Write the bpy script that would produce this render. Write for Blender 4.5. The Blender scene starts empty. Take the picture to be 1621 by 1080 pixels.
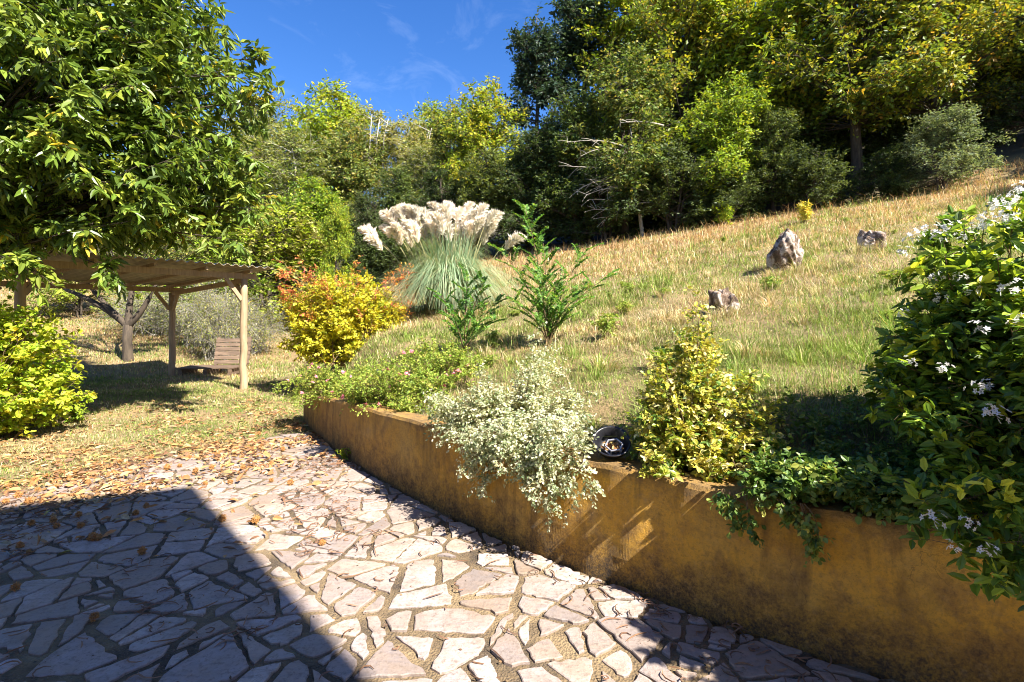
import bpy, math, random
import numpy as np
from mathutils import Vector

# ------------------------------------------------------------------ camera, sky, sun, exposure
S = bpy.context.scene
COL = S.collection
CAM_H, FPX, CX, HY = 1.7, 810.0, 810.5, 500.0
cam = bpy.data.objects.new('camera', bpy.data.cameras.new('camera'))
COL.objects.link(cam)
cam.location = (0, 0, CAM_H)
cam.rotation_euler = (math.radians(90), 0, 0)
cam.data.sensor_width = 36
cam.data.lens = 18
cam.data.shift_y = -40 / 1621
cam.data.clip_end = 2000
cam.data.clip_start = 0.05
S.camera = cam

SUN_EL, SUN_TH = math.radians(46), math.radians(41)      # elevation; heading of the light from -X towards +Y
trav = Vector((-math.cos(SUN_TH) * math.cos(SUN_EL), math.sin(SUN_TH) * math.cos(SUN_EL), -math.sin(SUN_EL)))
w = bpy.data.worlds.new('World'); S.world = w; w.use_nodes = True
nt = w.node_tree
sky = nt.nodes.new('ShaderNodeTexSky'); sky.sky_type = 'NISHITA'; sky.sun_disc = False
sky.sun_elevation = SUN_EL
sky.sun_rotation = math.atan2(-trav.x, -trav.y)
sky.air_density = 1.0; sky.dust_density = 0.25; sky.ozone_density = 3.0; sky.altitude = 300
hsv = nt.nodes.new('ShaderNodeHueSaturation'); hsv.inputs['Saturation'].default_value = 1.3; hsv.inputs['Hue'].default_value = .512; hsv.inputs['Value'].default_value = 1.08
nt.links.new(sky.outputs[0], hsv.inputs['Color']); tcw = nt.nodes.new('ShaderNodeTexCoord'); mpw = nt.nodes.new('ShaderNodeMapping'); mpw.inputs['Scale'].default_value = (9, 3, 16); mpw.inputs['Rotation'].default_value = (0, .5, 0)
nzw = nt.nodes.new('ShaderNodeTexNoise'); nzw.inputs['Scale'].default_value = 1; nzw.inputs['Detail'].default_value = 9; nzw.inputs['Roughness'].default_value = .62; nzw.inputs['Distortion'].default_value = .8
rpw = nt.nodes.new('ShaderNodeMapRange'); rpw.inputs[1].default_value = .52; rpw.inputs[2].default_value = .9; rpw.inputs[3].default_value = 0; rpw.inputs[4].default_value = .13
mxw = nt.nodes.new('ShaderNodeMix'); mxw.data_type = 'RGBA'; mxw.inputs[7].default_value = (7, 8, 9.5, 1)
nt.links.new(tcw.outputs['Generated'], mpw.inputs[0]); nt.links.new(mpw.outputs[0], nzw.inputs['Vector']); nt.links.new(nzw.outputs['Fac'], rpw.inputs[0]); nt.links.new(rpw.outputs[0], mxw.inputs[0])
nt.links.new(hsv.outputs[0], mxw.inputs[6]); nt.links.new(mxw.outputs[2], nt.nodes['Background'].inputs[0])   # thin high cirrus
nt.nodes['Background'].inputs[1].default_value = 0.066
sl = bpy.data.lights.new('sun', 'SUN'); sl.energy = 5.0; sl.angle = math.radians(0.5); sl.color = (1, 0.93, 0.82)
so = bpy.data.objects.new('sun', sl); COL.objects.link(so)
so.rotation_euler = trav.to_track_quat('-Z', 'Y').to_euler()
S.view_settings.view_transform = 'Standard'
S.view_settings.look = 'None'
S.view_settings.gamma = 1
S.render.engine = 'CYCLES'
S.cycles.filter_width = 1.0
S.view_settings.exposure = 1.85

# ------------------------------------------------------------------ helpers
def R(seed): return np.random.RandomState(seed)
def nrm(a): return a / np.maximum(np.linalg.norm(a, axis=-1, keepdims=True), 1e-9)
def sstep(a, b, x):
    t = np.clip((x - a) / (b - a), 0, 1); return t * t * (3 - 2 * t)
def at(u, v, d):                                        # a point of the place at depth d
    return np.array([(u - CX) * d / FPX, d, CAM_H + (HY - v) * d / FPX])
def vn(x, y, f=1.0, seed=0):                            # smooth sum-of-sines noise, about -1..1
    r = R(seed); o = 0
    for k in range(6):
        a = r.rand() * 6.283; q = f * (0.6 + 1.6 * r.rand()); p = r.rand() * 6.283
        o = o + np.sin((x * math.cos(a) + y * math.sin(a)) * q * 2 + p)
    return o / 3.2

class MB:
    def __init__(s): s.V = []; s.F = []; s.C = []; s.n = 0
    def add(s, v, faces, col=(0.5, 0.5, 0.5), mat=0):
        v = np.asarray(v, float).reshape(-1, 3)
        for f in faces:
            f = np.asarray(f, np.int64)
            if f.ndim == 1: f = f[None]
            s.F.append((f + s.n, mat))
        c = np.asarray(col, float)
        if c.ndim == 1: c = np.broadcast_to(c, v.shape)
        s.V.append(v); s.C.append(c); s.n += len(v)
    def build(s, name, mats, parent=None, smooth=False, loc=None):
        me = bpy.data.meshes.new(name)
        V = np.concatenate(s.V); C = np.concatenate(s.C)
        if loc is not None: V = V - np.asarray(loc)
        me.vertices.add(len(V)); me.vertices.foreach_set('co', V.astype(np.float32).ravel())
        li = np.concatenate([f.ravel() for f, m in s.F])
        tot = np.concatenate([np.full(len(f), f.shape[1]) for f, m in s.F])
        mi = np.concatenate([np.full(len(f), m) for f, m in s.F])
        me.loops.add(len(li)); me.loops.foreach_set('vertex_index', li.astype(np.int32))
        me.polygons.add(len(tot))
        me.polygons.foreach_set('loop_start', (np.cumsum(tot) - tot).astype(np.int32))
        me.update(calc_edges=True)
        me.polygons.foreach_set('material_index', mi.astype(np.int32))
        me.polygons.foreach_set('use_smooth', np.full(len(tot), smooth))
        a = me.color_attributes.new('Col', 'FLOAT_COLOR', 'POINT')
        a.data.foreach_set('color', np.c_[C, np.ones(len(C))].astype(np.float32).ravel())
        for m in (mats if isinstance(mats, (list, tuple)) else [mats]): me.materials.append(m)
        o = bpy.data.objects.new(name, me); COL.objects.link(o)
        if parent is not None: o.parent = parent
        return o
    # ---- shapes
    def box(s, c, size, rot=None, col=(.5, .5, .5), mat=0):
        h = np.array(size) / 2
        v = np.array([[x, y, z] for z in (-1, 1) for y in (-1, 1) for x in (-1, 1)]) * h
        if rot is not None: v = v @ np.asarray(rot).T
        s.add(v + np.asarray(c), [[[0, 2, 3, 1], [4, 5, 7, 6], [0, 1, 5, 4], [2, 6, 7, 3], [0, 4, 6, 2], [1, 3, 7, 5]]], col, mat)
    def beam(s, a, b, wd, ht, col=(.5, .5, .5), mat=0):
        a = np.asarray(a, float); b = np.asarray(b, float); d = nrm(b - a)
        sd = nrm(np.cross(d, [0, 0, 1.0])) if abs(d[2]) < .95 else np.array([1.0, 0, 0])
        up = np.cross(sd, d)
        s.box((a + b) / 2, (np.linalg.norm(b - a), wd, ht), np.stack([d, sd, up], 1), col, mat)
    def tubes(s, P, Rr, sides=5, col=(.5, .5, .5), cap=True, mat=0):
        P = np.asarray(P, float)
        if P.ndim == 2: P = P[None]
        n, k, _ = P.shape
        Rr = np.broadcast_to(np.asarray(Rr, float), (n, k))
        T = np.gradient(P, axis=1); T = nrm(T)
        ref = np.where(np.abs(T[..., 2:3]) > .9, np.array([1.0, 0, 0]), np.array([0, 0, 1.0]))
        A = nrm(np.cross(T, ref)); B = np.cross(T, A)
        th = np.arange(sides) * 2 * np.pi / sides
        ring = (A[:, :, None] * np.cos(th)[:, None] + B[:, :, None] * np.sin(th)[:, None]) * Rr[:, :, None, None] + P[:, :, None]
        i = np.arange(n)[:, None, None] * k * sides; j = np.arange(k - 1)[None, :, None] * sides
        q = np.arange(sides)[None, None]; q2 = (q + 1) % sides
        f = np.stack([i + j + q, i + j + q2, i + j + sides + q2, i + j + sides + q], -1).reshape(-1, 4)
        fs = [f]
        if cap: fs.append((np.arange(n)[:, None] * k * sides + (k - 1) * sides + np.arange(sides)[None]))
        c = np.asarray(col, float)
        if c.ndim == 2: c = np.repeat(c, k * sides, 0)
        s.add(ring.reshape(-1, 3), fs, c, mat)
    def leaves(s, P, D, N, L, W, C, tm):
        tv, tf = tm; n = len(P)
        D = nrm(D); Sd = nrm(np.cross(N, D)); N = np.cross(D, Sd)
        L = np.broadcast_to(L, n)[:, None, None]; W = np.broadcast_to(W, n)[:, None, None]
        v = P[:, None] + D[:, None] * tv[None, :, 0:1] * L + Sd[:, None] * tv[None, :, 1:2] * W + N[:, None] * tv[None, :, 2:3] * L
        k = len(tv)
        f = (np.arange(n) * k)[:, None, None] + tf[None]
        s.add(v.reshape(-1, 3), [f.reshape(-1, tf.shape[1])], np.repeat(C, k, 0))
    def blades(s, P, H, lean, Wd, C, curl=1.0):
        n = len(P); up = np.array([0, 0, 1.0])
        lean = np.asarray(lean); sd = nrm(np.cross(lean + [1e-6, 0, 0], up))
        H = H[:, None]; Wd = Wd[:, None]
        m = P + up * H * .55 + lean * H * .25
        t = P + up * H * (1 - .25 * curl * np.linalg.norm(lean, axis=1, keepdims=True)) + lean * H * .8
        v = np.stack([P - sd * Wd, P + sd * Wd, m + sd * Wd * .75, m - sd * Wd * .75, t], 1)
        b = (np.arange(n) * 5)[:, None]
        s.add(v.reshape(-1, 3), [b + np.array([[0, 1, 2, 3]]), b + np.array([[3, 2, 4]])], np.repeat(C, 5, 0))

T_OVAL = (np.array([(0, 0, 0), (.35, .5, .08), (.75, .36, .06), (1, 0, -.05), (.75, -.36, .06), (.35, -.5, .08)]), np.array([[0, 3, 2, 1], [0, 5, 4, 3]]))
T_LONG = (np.array([(0, 0, 0), (.3, .5, .05), (.68, .42, -.05), (1, 0, -.24), (.68, -.42, -.05), (.3, -.5, .05)]), np.array([[0, 3, 2, 1], [0, 5, 4, 3]]))
T_QUAD = (np.array([(0, 0, 0), (.45, .5, .07), (1, 0, 0), (.45, -.5, .07)]), np.array([[0, 3, 2, 1]]))

def pal_pick(rs, n, pal):
    c = np.array([p[0] for p in pal], float); wt = np.array([p[1] for p in pal], float)
    return c[rs.choice(len(pal), n, p=wt / wt.sum())]

def stem_plant(rs, base, tip, pal, lift=.15, K=10, tl=.3, M=8, ll=.06, lw=.03, tm=T_OVAL, t0=.35, droop=.25, up=.7,
               stem_r=.01, spread=.7, bark=(.12, .08, .05), sides=4, twig=True, tend=0.0, ms=None, ml=None, jit=.3, end=1.0, gain=1.25):
    """stems from base to tip, side twigs along them, leaves along the twigs; returns (stems, leaves)"""
    ms = ms or MB(); ml = ml or MB()
    n = len(base); ln = np.linalg.norm(tip - base, axis=1, keepdims=True)
    mid = (base + tip) / 2 + np.array([0, 0, 1.0]) * lift * ln + rs.randn(n, 3) * .07 * ln
    def cur(t): return (1 - t) ** 2 * base[:, None] + 2 * t * (1 - t) * mid[:, None] + t * t * tip[:, None]
    def tan(t): return nrm(2 * (1 - t) * (mid - base)[:, None] + 2 * t * (tip - mid)[:, None])
    tt = np.linspace(0, 1, 6)[None, :, None] * np.ones((n, 1, 1))
    ms.tubes(cur(tt), np.linspace(1, .25, 6)[None] * np.broadcast_to(stem_r, n)[:, None], sides, bark)
    t = (t0 + (1 - t0) * rs.rand(n, K) ** .8)[..., None]
    t[:, 0] = 1.0
    p = cur(t).reshape(-1, 3); tg = tan(t)
    d = nrm(tg * .6 + rs.randn(n, K, 3) * spread + np.array([0, 0, tend])).reshape(-1, 3)
    L = (tl * (.5 + rs.rand(n, K)) * (1.05 - .3 * t[..., 0])).reshape(-1, 1)
    nk = n * K
    if twig:
        e = p + d * L - np.array([0, 0, 1]) * droop * L * .3
        ms.tubes(np.stack([p, (p + e) / 2 + [0, 0, 1] * L * .04, e], 1), np.array([[.3, .22, .12]]) * np.mean(stem_r), 3, bark, cap=False)
    sm = ((np.arange(M) + 1) / M)[None] ** end * np.ones((nk, 1))
    q = p[:, None] + d[:, None] * L[:, None] * sm[..., None] + rs.randn(nk, M, 3) * L[:, None] * .06
    q[..., 2] -= droop * L * .3 * sm ** 2
    side = nrm(np.cross(d, rs.randn(nk, 3) * .35 + [0, 0, 1]))
    sg = np.where(np.arange(M) % 2, 1.0, -1.0)[None, :, None]
    ld = nrm(d[:, None] * .55 + side[:, None] * sg * .75 + rs.randn(nk, M, 3) * .35 - np.array([0, 0, droop]))
    ln_ = nrm(np.array([0, 0, up]) + rs.randn(nk, M, 3) * .45 + d[:, None] * .25)
    C = np.where(rs.rand(nk, M, 1) < .65, pal_pick(rs, nk, pal)[:, None], pal_pick(rs, nk * M, pal).reshape(nk, M, 3))
    C = np.minimum(C * gain * (1 + jit * (rs.rand(nk, M, 1) - .5) * 2), .85)
    sc = .65 + .7 * rs.rand(nk * M)
    ml.leaves(q.reshape(-1, 3), ld.reshape(-1, 3), ln_.reshape(-1, 3), ll * sc, lw * sc, C.reshape(-1, 3), tm)
    return ms, ml

def tag(o, label, cat, group=None):
    o['label'] = label; o['category'] = cat
    if group: o['group'] = group
    return o
def thing(name, label, cat, loc=(0, 0, 0), rz=0, group=None):
    o = bpy.data.objects.new(name, None); COL.objects.link(o); o.empty_display_size = .1
    o.location = loc; o.rotation_euler = (0, 0, rz)
    return tag(o, label, cat, group)
def structure(o): o['kind'] = 'structure'; return o
def stuff(o): o['kind'] = 'stuff'; return o
def copy_thing(o, loc, rz=0, sc=1, label=None, name=None, group=None):
    c = o.copy(); COL.objects.link(c); c.location = loc; c.rotation_euler = (0, 0, rz); c.scale = (sc, sc, sc) if np.isscalar(sc) else sc
    if label: c['label'] = label
    if group: c['group'] = group
    for ch in KIDS.get(o.name, []):
        d = ch.copy(); COL.objects.link(d); d.parent = c
        for g in KIDS.get(ch.name, []):
            e = g.copy(); COL.objects.link(e); e.parent = d
    return c
KIDS = {}

# ------------------------------------------------------------------ materials
def mat(name):
    m = bpy.data.materials.new(name); m.use_nodes = True
    n = m.node_tree.nodes; l = m.node_tree.links
    return m, n, l, n['Principled BSDF']
def noise(n, l, scale, detail=6, rough=.6, vec=None, dist=0):
    t = n.new('ShaderNodeTexNoise'); t.inputs['Scale'].default_value = scale; t.inputs['Detail'].default_value = detail
    t.inputs['Roughness'].default_value = rough; t.inputs['Distortion'].default_value = dist
    if vec is not None: l.new(vec, t.inputs['Vector'])
    return t.outputs['Fac']
def ramp(n, l, fac, stops):
    r = n.new('ShaderNodeValToRGB'); e = r.color_ramp.elements
    while len(e) < len(stops): e.new(.5)
    for i, (p, c) in enumerate(stops): e[i].position = p; e[i].color = (*c, 1) if len(c) == 3 else c
    l.new(fac, r.inputs[0]); return r.outputs[0]
def mix(n, l, fac, a, b, mode='MIX'):
    m = n.new('ShaderNodeMix'); m.data_type = 'RGBA'; m.blend_type = mode
    for sock, val in ((m.inputs[0], fac), (m.inputs[6], a), (m.inputs[7], b)):
        if hasattr(val, 'is_output'): l.new(val, sock)
        else: sock.default_value = val if np.isscalar(val) else (*val, 1)
    return m.outputs[2]
def bump(n, l, h, strength, dist, b):
    k = n.new('ShaderNodeBump'); k.inputs['Strength'].default_value = strength; k.inputs['Distance'].default_value = dist
    l.new(h, k.inputs['Height']); l.new(k.outputs[0], b.inputs['Normal']); return k
def coord(n, kind='Object'): return n.new('ShaderNodeTexCoord').outputs[kind]
def scaled(n, l, v, sc):
    m = n.new('ShaderNodeMapping'); m.inputs['Scale'].default_value = sc; l.new(v, m.inputs[0]); return m.outputs[0]
def sep(n, l, v):
    s_ = n.new('ShaderNodeSeparateXYZ'); l.new(v, s_.inputs[0]); return s_.outputs
def mrange(n, l, v, a, b, c=0, d=1):
    m = n.new('ShaderNodeMapRange'); l.new(v, m.inputs[0])
    for i, x in enumerate((a, b, c, d)): m.inputs[i + 1].default_value = x
    return m.outputs[0]
def mth(n, l, op, a, b):
    m = n.new('ShaderNodeMath'); m.operation = op
    for i, x in enumerate((a, b)):
        if hasattr(x, 'is_output'): l.new(x, m.inputs[i])
        else: m.inputs[i].default_value = x
    return m.outputs[0]

def leaf_mat(name, trans=.42, rough=.5, spec=.35, tint=(1.25, 1.15, .6)):
    m, n, l, b = mat(name)
    a = n.new('ShaderNodeAttribute'); a.attribute_name = 'Col'
    oi = n.new('ShaderNodeObjectInfo')
    hs = n.new('ShaderNodeHueSaturation')
    l.new(mrange(n, l, oi.outputs['Random'], 0, 1, .485, .51), hs.inputs['Hue'])
    l.new(mrange(n, l, oi.outputs['Random'], 0, 1, 1.12, .88), hs.inputs['Value'])
    l.new(a.outputs['Color'], hs.inputs['Color'])
    c = hs.outputs[0]
    l.new(c, b.inputs['Base Color']); b.inputs['Roughness'].default_value = rough
    b.inputs['Specular IOR Level'].default_value = spec
    t = n.new('ShaderNodeBsdfTranslucent'); l.new(mix(n, l, 1.0, c, tint, 'MULTIPLY'), t.inputs[0])
    x = n.new('ShaderNodeMixShader'); x.inputs[0].default_value = trans
    l.new(b.outputs[0], x.inputs[1]); l.new(t.outputs[0], x.inputs[2])
    l.new(x.outputs[0], n['Material Output'].inputs[0])
    return m
M_LEAF = leaf_mat('leaf')
M_GLOSS = leaf_mat('glossy_leaf', .35, .4, .45)
M_GRASS = leaf_mat('grass_blade', .3, .6, .2, (1.15, 1.1, .7))
M_PETAL = leaf_mat('petal', .3, .6, .2, (1.05, 1.05, 1.0))
M_PLUME = leaf_mat('plume', .32, .8, .1, (1.05, 1.0, .92))

def bark_mat(name, dark, light, sc=9):
    m, n, l, b = mat(name)
    v = scaled(n, l, coord(n), (sc, sc, sc * .18)); f = noise(n, l, 1.6, 8, .7, v, .6)
    a = n.new('ShaderNodeAttribute'); a.attribute_name = 'Col'
    l.new(mix(n, l, 1, ramp(n, l, f, [(.3, dark), (.7, light)]), (1, 1, 1), 'MULTIPLY'), b.inputs['Base Color'])
    b.inputs['Roughness'].default_value = .9; bump(n, l, f, .8, .02, b); return m
M_BARK = bark_mat('bark', (.022, .016, .012), (.10, .075, .05))
M_PALE = bark_mat('pale_bark', (.16, .14, .11), (.5, .46, .38))
M_GREY = bark_mat('grey_twig', (.12, .11, .085), (.34, .32, .27), 20)
M_STEM = bark_mat('stem', (.09, .06, .03), (.24, .16, .08), 25)

def ground_mat():
    m, n, l, b = mat('soil_and_turf')
    v = coord(n)
    f = noise(n, l, .8, 8, .65, v); g = noise(n, l, 14, 8, .7, v); h = noise(n, l, 60, 4, .7, v)
    c = ramp(n, l, f, [(.3, (.10, .10, .03)), (.48, (.17, .14, .06)), (.58, (.26, .18, .085)), (.75, (.13, .12, .035))])
    c = mix(n, l, mrange(n, l, g, .35, .7, 0, .75), c, (.30, .20, .10))
    c = mix(n, l, mrange(n, l, h, .45, .7, 0, .5), c, (.07, .05, .025))
    sx_, sy_, sz_ = sep(n, l, v)
    wd = mrange(n, l, mth(n, l, 'ADD', mth(n, l, 'ADD', sy_, mth(n, l, 'MULTIPLY', mth(n, l, 'MAXIMUM', sx_, 0), .42)), mth(n, l, 'MULTIPLY', f, 2)), 28.3, 29.5)
    c = mix(n, l, wd, c, (.045, .038, .018))                                                 # leaf mould under the wood
    l.new(c, b.inputs['Base Color']); b.inputs['Roughness'].default_value = 1
    bump(n, l, g, .7, .05, b); return m
M_GROUND = ground_mat()

def stone_mat():
    m, n, l, b = mat('flagstone')
    a = n.new('ShaderNodeAttribute'); a.attribute_name = 'Col'; v = coord(n)
    f = noise(n, l, 7, 8, .65, v, .4); g = noise(n, l, 45, 6, .7, v); k = noise(n, l, 2.3, 5, .6, v)
    vein = noise(n, l, 1.0, 6, .6, scaled(n, l, v, (4, 22, 4)), 1.2)
    c = mix(n, l, mrange(n, l, f, .38, .66, 0, .8), a.outputs['Color'], (.27, .205, .165))
    c = mix(n, l, mrange(n, l, vein, .52, .68, 0, .55), c, (.19, .165, .165))
    c = mix(n, l, mrange(n, l, g, .50, .66, 0, .7), c, (.15, .115, .09))
    c = mix(n, l, mrange(n, l, k, .5, .7, 0, .5), c, (.22, .155, .10))
    l.new(c, b.inputs['Base Color']); b.inputs['Roughness'].default_value = .62; b.inputs['Specular IOR Level'].default_value = .35
    bump(n, l, mth(n, l, 'ADD', f, mth(n, l, 'MULTIPLY', g, .5)), .7, .016, b); return m
M_STONE = stone_mat()
def mortar_mat():
    m, n, l, b = mat('mortar'); v = coord(n)
    f = noise(n, l, 2.2, 8, .7, v); g = noise(n, l, 70, 5, .7, v)
    vo = n.new('ShaderNodeTexVoronoi'); vo.inputs['Scale'].default_value = 75; l.new(v, vo.inputs['Vector'])
    c = ramp(n, l, f, [(.36, (.045, .033, .022)), (.5, (.15, .105, .055)), (.62, (.25, .18, .095)), (.8, (.19, .14, .08))])
    c = mix(n, l, mrange(n, l, g, .5, .68, 0, .65), c, (.13, .09, .06))
    c = mix(n, l, mrange(n, l, vo.outputs['Distance'], .0, .35, .35, 0), c, (.33, .27, .2))
    l.new(c, b.inputs['Base Color']); b.inputs['Roughness'].default_value = 1
    bump(n, l, mth(n, l, 'ADD', g, vo.outputs['Distance']), .8, .012, b); return m
M_MORTAR = mortar_mat()
def wall_mat():
    m, n, l, b = mat('ochre_roughcast'); v = coord(n); z = sep(n, l, v)[2]; x = sep(n, l, v)[0]
    big = noise(n, l, 1.3, 6, .6, v); fine = noise(n, l, 60, 6, .8, v); peb = noise(n, l, 28, 4, .7, v); mid_ = noise(n, l, 9, 8, .7, v)
    streak = noise(n, l, 1, 6, .65, scaled(n, l, v, (3.2, 3.2, .9)), 1.2)
    c = ramp(n, l, big, [(.3, (.66, .33, .04)), (.5, (.82, .44, .05)), (.7, (.76, .46, .10))])
    c = mix(n, l, mrange(n, l, x, -.2, -2.2, 0, .55), c, (.27, .165, .085))                     # left stretch browned, its shade put into the colour
    c = mix(n, l, mrange(n, l, mid_, .45, .7, 0, .6), c, (.27, .14, .065))
    st = mth(n, l, 'MULTIPLY', mrange(n, l, streak, .5, .72), mrange(n, l, z, .05, .8, .55, .95))
    c = mix(n, l, st, c, (.085, .055, .03))
    low = mth(n, l, 'MULTIPLY', mrange(n, l, mth(n, l, 'SUBTRACT', z, mth(n, l, 'MULTIPLY', mid_, .55)), .12, -.22), mrange(n, l, fine, .3, .6, .3, 1))
    c = mix(n, l, low, c, (.04, .03, .02))                                                   # algae grown up from the foot
    ck = n.new('ShaderNodeTexVoronoi'); ck.feature = 'DISTANCE_TO_EDGE'; ck.inputs['Scale'].default_value = 1.1
    dv = n.new('ShaderNodeVectorMath'); dv.operation = 'ADD'; nz = n.new('ShaderNodeTexNoise'); nz.inputs['Scale'].default_value = 4; nz.inputs['Detail'].default_value = 6
    l.new(v, nz.inputs['Vector']); l.new(v, dv.inputs[0]); l.new(nz.outputs['Color'], dv.inputs[1]); l.new(dv.outputs[0], ck.inputs['Vector'])
    c = mix(n, l, mth(n, l, 'MULTIPLY', mrange(n, l, ck.outputs['Distance'], .001, .006, .45, 0), mrange(n, l, big, .54, .6)), c, (.05, .03, .02))
    worn = noise(n, l, 2.6, 9, .72, v, .4)
    c = mix(n, l, mrange(n, l, worn, .60, .72, 0, .4), c, (.58, .40, .2))
    rim = mth(n, l, 'MULTIPLY', mrange(n, l, mth(n, l, 'ADD', z, mth(n, l, 'MULTIPLY', mid_, .12)), .70, .80), .75)
    c = mix(n, l, rim, c, (.10, .075, .05))
    l.new(c, b.inputs['Base Color']); b.inputs['Roughness'].default_value = .95
    c = mix(n, l, mrange(n, l, fine, .5, .68, 0, .45), c, (.16, .085, .035))
    c = mix(n, l, mrange(n, l, peb, .52, .72, 0, .35), c, (.62, .38, .13))
    l.new(c, b.inputs['Base Color'])
    bump(n, l, mth(n, l, 'ADD', mth(n, l, 'ADD', fine, peb), mth(n, l, 'MULTIPLY', mid_, .6)), 1.0, .022, b); return m
M_WALL = wall_mat()
def wood_mat(name, dark, light, axis=(2, 2, 30)):
    m, n, l, b = mat(name); v = coord(n)
    f = noise(n, l, 1.2, 8, .6, scaled(n, l, v, axis), .5); g = noise(n, l, 3, 5, .6, v)
    c = mix(n, l, mrange(n, l, g, .4, .75, 0, .5), ramp(n, l, f, [(.3, dark), (.7, light)]), dark)
    l.new(c, b.inputs['Base Color']); b.inputs['Roughness'].default_value = .75; bump(n, l, f, .35, .006, b); return m
M_WOOD = wood_mat('pine_timber', (.25, .17, .10), (.46, .34, .21), (22, 22, 2))
M_OLDWOOD = wood_mat('weathered_plank', (.07, .045, .03), (.22, .15, .10), (3, 20, 20))
def plain(name, c, rough=.5, metal=0, spec=.5, sc=12, var=.35):
    m, n, l, b = mat(name); f = noise(n, l, sc, 6, .65, coord(n))
    l.new(ramp(n, l, f, [(.3, tuple(x * (1 - var) for x in c)), (.7, tuple(min(1, x * (1 + var * .5)) for x in c))]), b.inputs['Base Color'])
    b.inputs['Roughness'].default_value = rough; b.inputs['Metallic'].default_value = metal; b.inputs['Specular IOR Level'].default_value = spec
    bump(n, l, f, .15, .004, b); return m
M_SHEET = plain('roof_sheet', (.5, .42, .28), .55, 0, .4, 5)
M_BLACK = plain('black_plastic', (.012, .012, .016), .35)
M_STEEL = plain('steel_rim', (.5, .5, .56), .35, .6)
M_PANEL = plain('solar_panel', (.015, .02, .05), .2)
M_PLASTER = plain('house_plaster', (.55, .42, .26), .95, 0, .2, 3, .2)
M_TILE = plain('clay_tile', (.42, .17, .08), .85, 0, .2, 6, .4)
M_DOOR = plain('painted_wood', (.2, .25, .22), .6)
M_GLASS = plain('window_pane', (.02, .025, .03), .08)
def rock_mat():
    m, n, l, b = mat('weathered_rock'); v = coord(n)
    f = noise(n, l, 5, 8, .7, v, .5); g = noise(n, l, 22, 6, .7, v)
    c = ramp(n, l, f, [(.38, (.05, .034, .022)), (.48, (.17, .11, .075)), (.56, (.50, .43, .37)), (.78, (.26, .18, .13))])
    c = mix(n, l, mrange(n, l, g, .5, .7, 0, .6), c, (.12, .09, .06))
    l.new(c, b.inputs['Base Color']); b.inputs['Roughness'].default_value = .95; bump(n, l, f, 1, .05, b); return m
M_ROCK = rock_mat()
def attr_mat(name, rough=.8):
    m, n, l, b = mat(name); a = n.new('ShaderNodeAttribute'); a.attribute_name = 'Col'
    f = noise(n, l, 40, 4, .6, coord(n))
    l.new(mix(n, l, mrange(n, l, f, .35, .7, 0, .5), a.outputs['Color'], (.08, .05, .03)), b.inputs['Base Color']); b.inputs['Roughness'].default_value = rough; return m
M_LITTER = attr_mat('dry_litter', .75)

# ------------------------------------------------------------------ lie of the land
def catmull(pts, per=6):
    p = np.array(pts, float); p = np.vstack([2 * p[0] - p[1], p, 2 * p[-1] - p[-2]]); out = []
    for i in range(1, len(p) - 2):
        for t in np.arange(per) / per:
            a, b, c, d = p[i - 1], p[i], p[i + 1], p[i + 2]
            out.append(.5 * (2 * b + (c - a) * t + (2 * a - 5 * b + 4 * c - d) * t * t + (3 * b - a - 3 * c + d) * t ** 3))
    out.append(p[-2]); return np.array(out)
# front foot of the wall, its top height as third value, from right to left
WALL = catmull([(4.6, .75, .74), (3.6, 1.3, .74), (2.7, 1.85, .74), (1.84, 2.37, .73), (1.3, 2.72, .73), (.742, 3.165, .74), (.18, 3.64, .74),
                (-.6, 4.42, .73), (-1.4, 5.36, .69), (-2.4, 6.72, .60), (-3.3, 8.1, .45)])
nW = len(WALL)
rx = np.array([(60, -30), (20, -8), (9, -2)], float); lx = np.array([(-3.75, 8.95), (-4.5, 10.5), (-7, 15), (-12, 24), (-30, 60), (-60, 120)], float)
PL = np.vstack([rx, WALL[:, :2], lx])
PT = np.r_[np.full(3, .74), WALL[:, 2], np.full(6, .4)]                 # top height
PM = np.r_[np.ones(3), np.ones(nW), .25, 0, 0, 0, 0, 0]                 # 1: held by the wall, 0: plain bank
PW = np.r_[np.full(3, 1.2), np.full(nW, 1.1), 1.2, 1.6, 3, 6, 10, 20]   # width of the bank
def sdist(x, y):
    x = np.asarray(x, float); sh = x.shape; p = np.stack([x.ravel(), np.asarray(y, float).ravel()], 1)
    best = np.full(len(p), 1e9); si = np.zeros(len(p)); T = np.zeros(len(p)); Mx = np.zeros(len(p)); Wd = np.zeros(len(p))
    for i in range(len(PL) - 1):
        a, b = PL[i], PL[i + 1]; d = b - a; t = np.clip(((p - a) @ d) / (d @ d), 0, 1)
        q = p - (a + t[:, None] * d); e = np.hypot(q[:, 0], q[:, 1]); k = e < best
        cr = d[0] * (p[:, 1] - a[1]) - d[1] * (p[:, 0] - a[0])
        best = np.where(k, e, best); si = np.where(k, -np.sign(cr), si)
        for arr, src in ((T, PT), (Mx, PM), (Wd, PW)): arr[:] = np.where(k, src[i] + t * (src[i + 1] - src[i]), arr)
    return (best * si).reshape(sh), T.reshape(sh), Mx.reshape(sh), Wd.reshape(sh)
def edge_s(x, y): return (x + 3.05) * -.78 + (y - 6.9) * .62              # metres past the paving's edge
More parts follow.
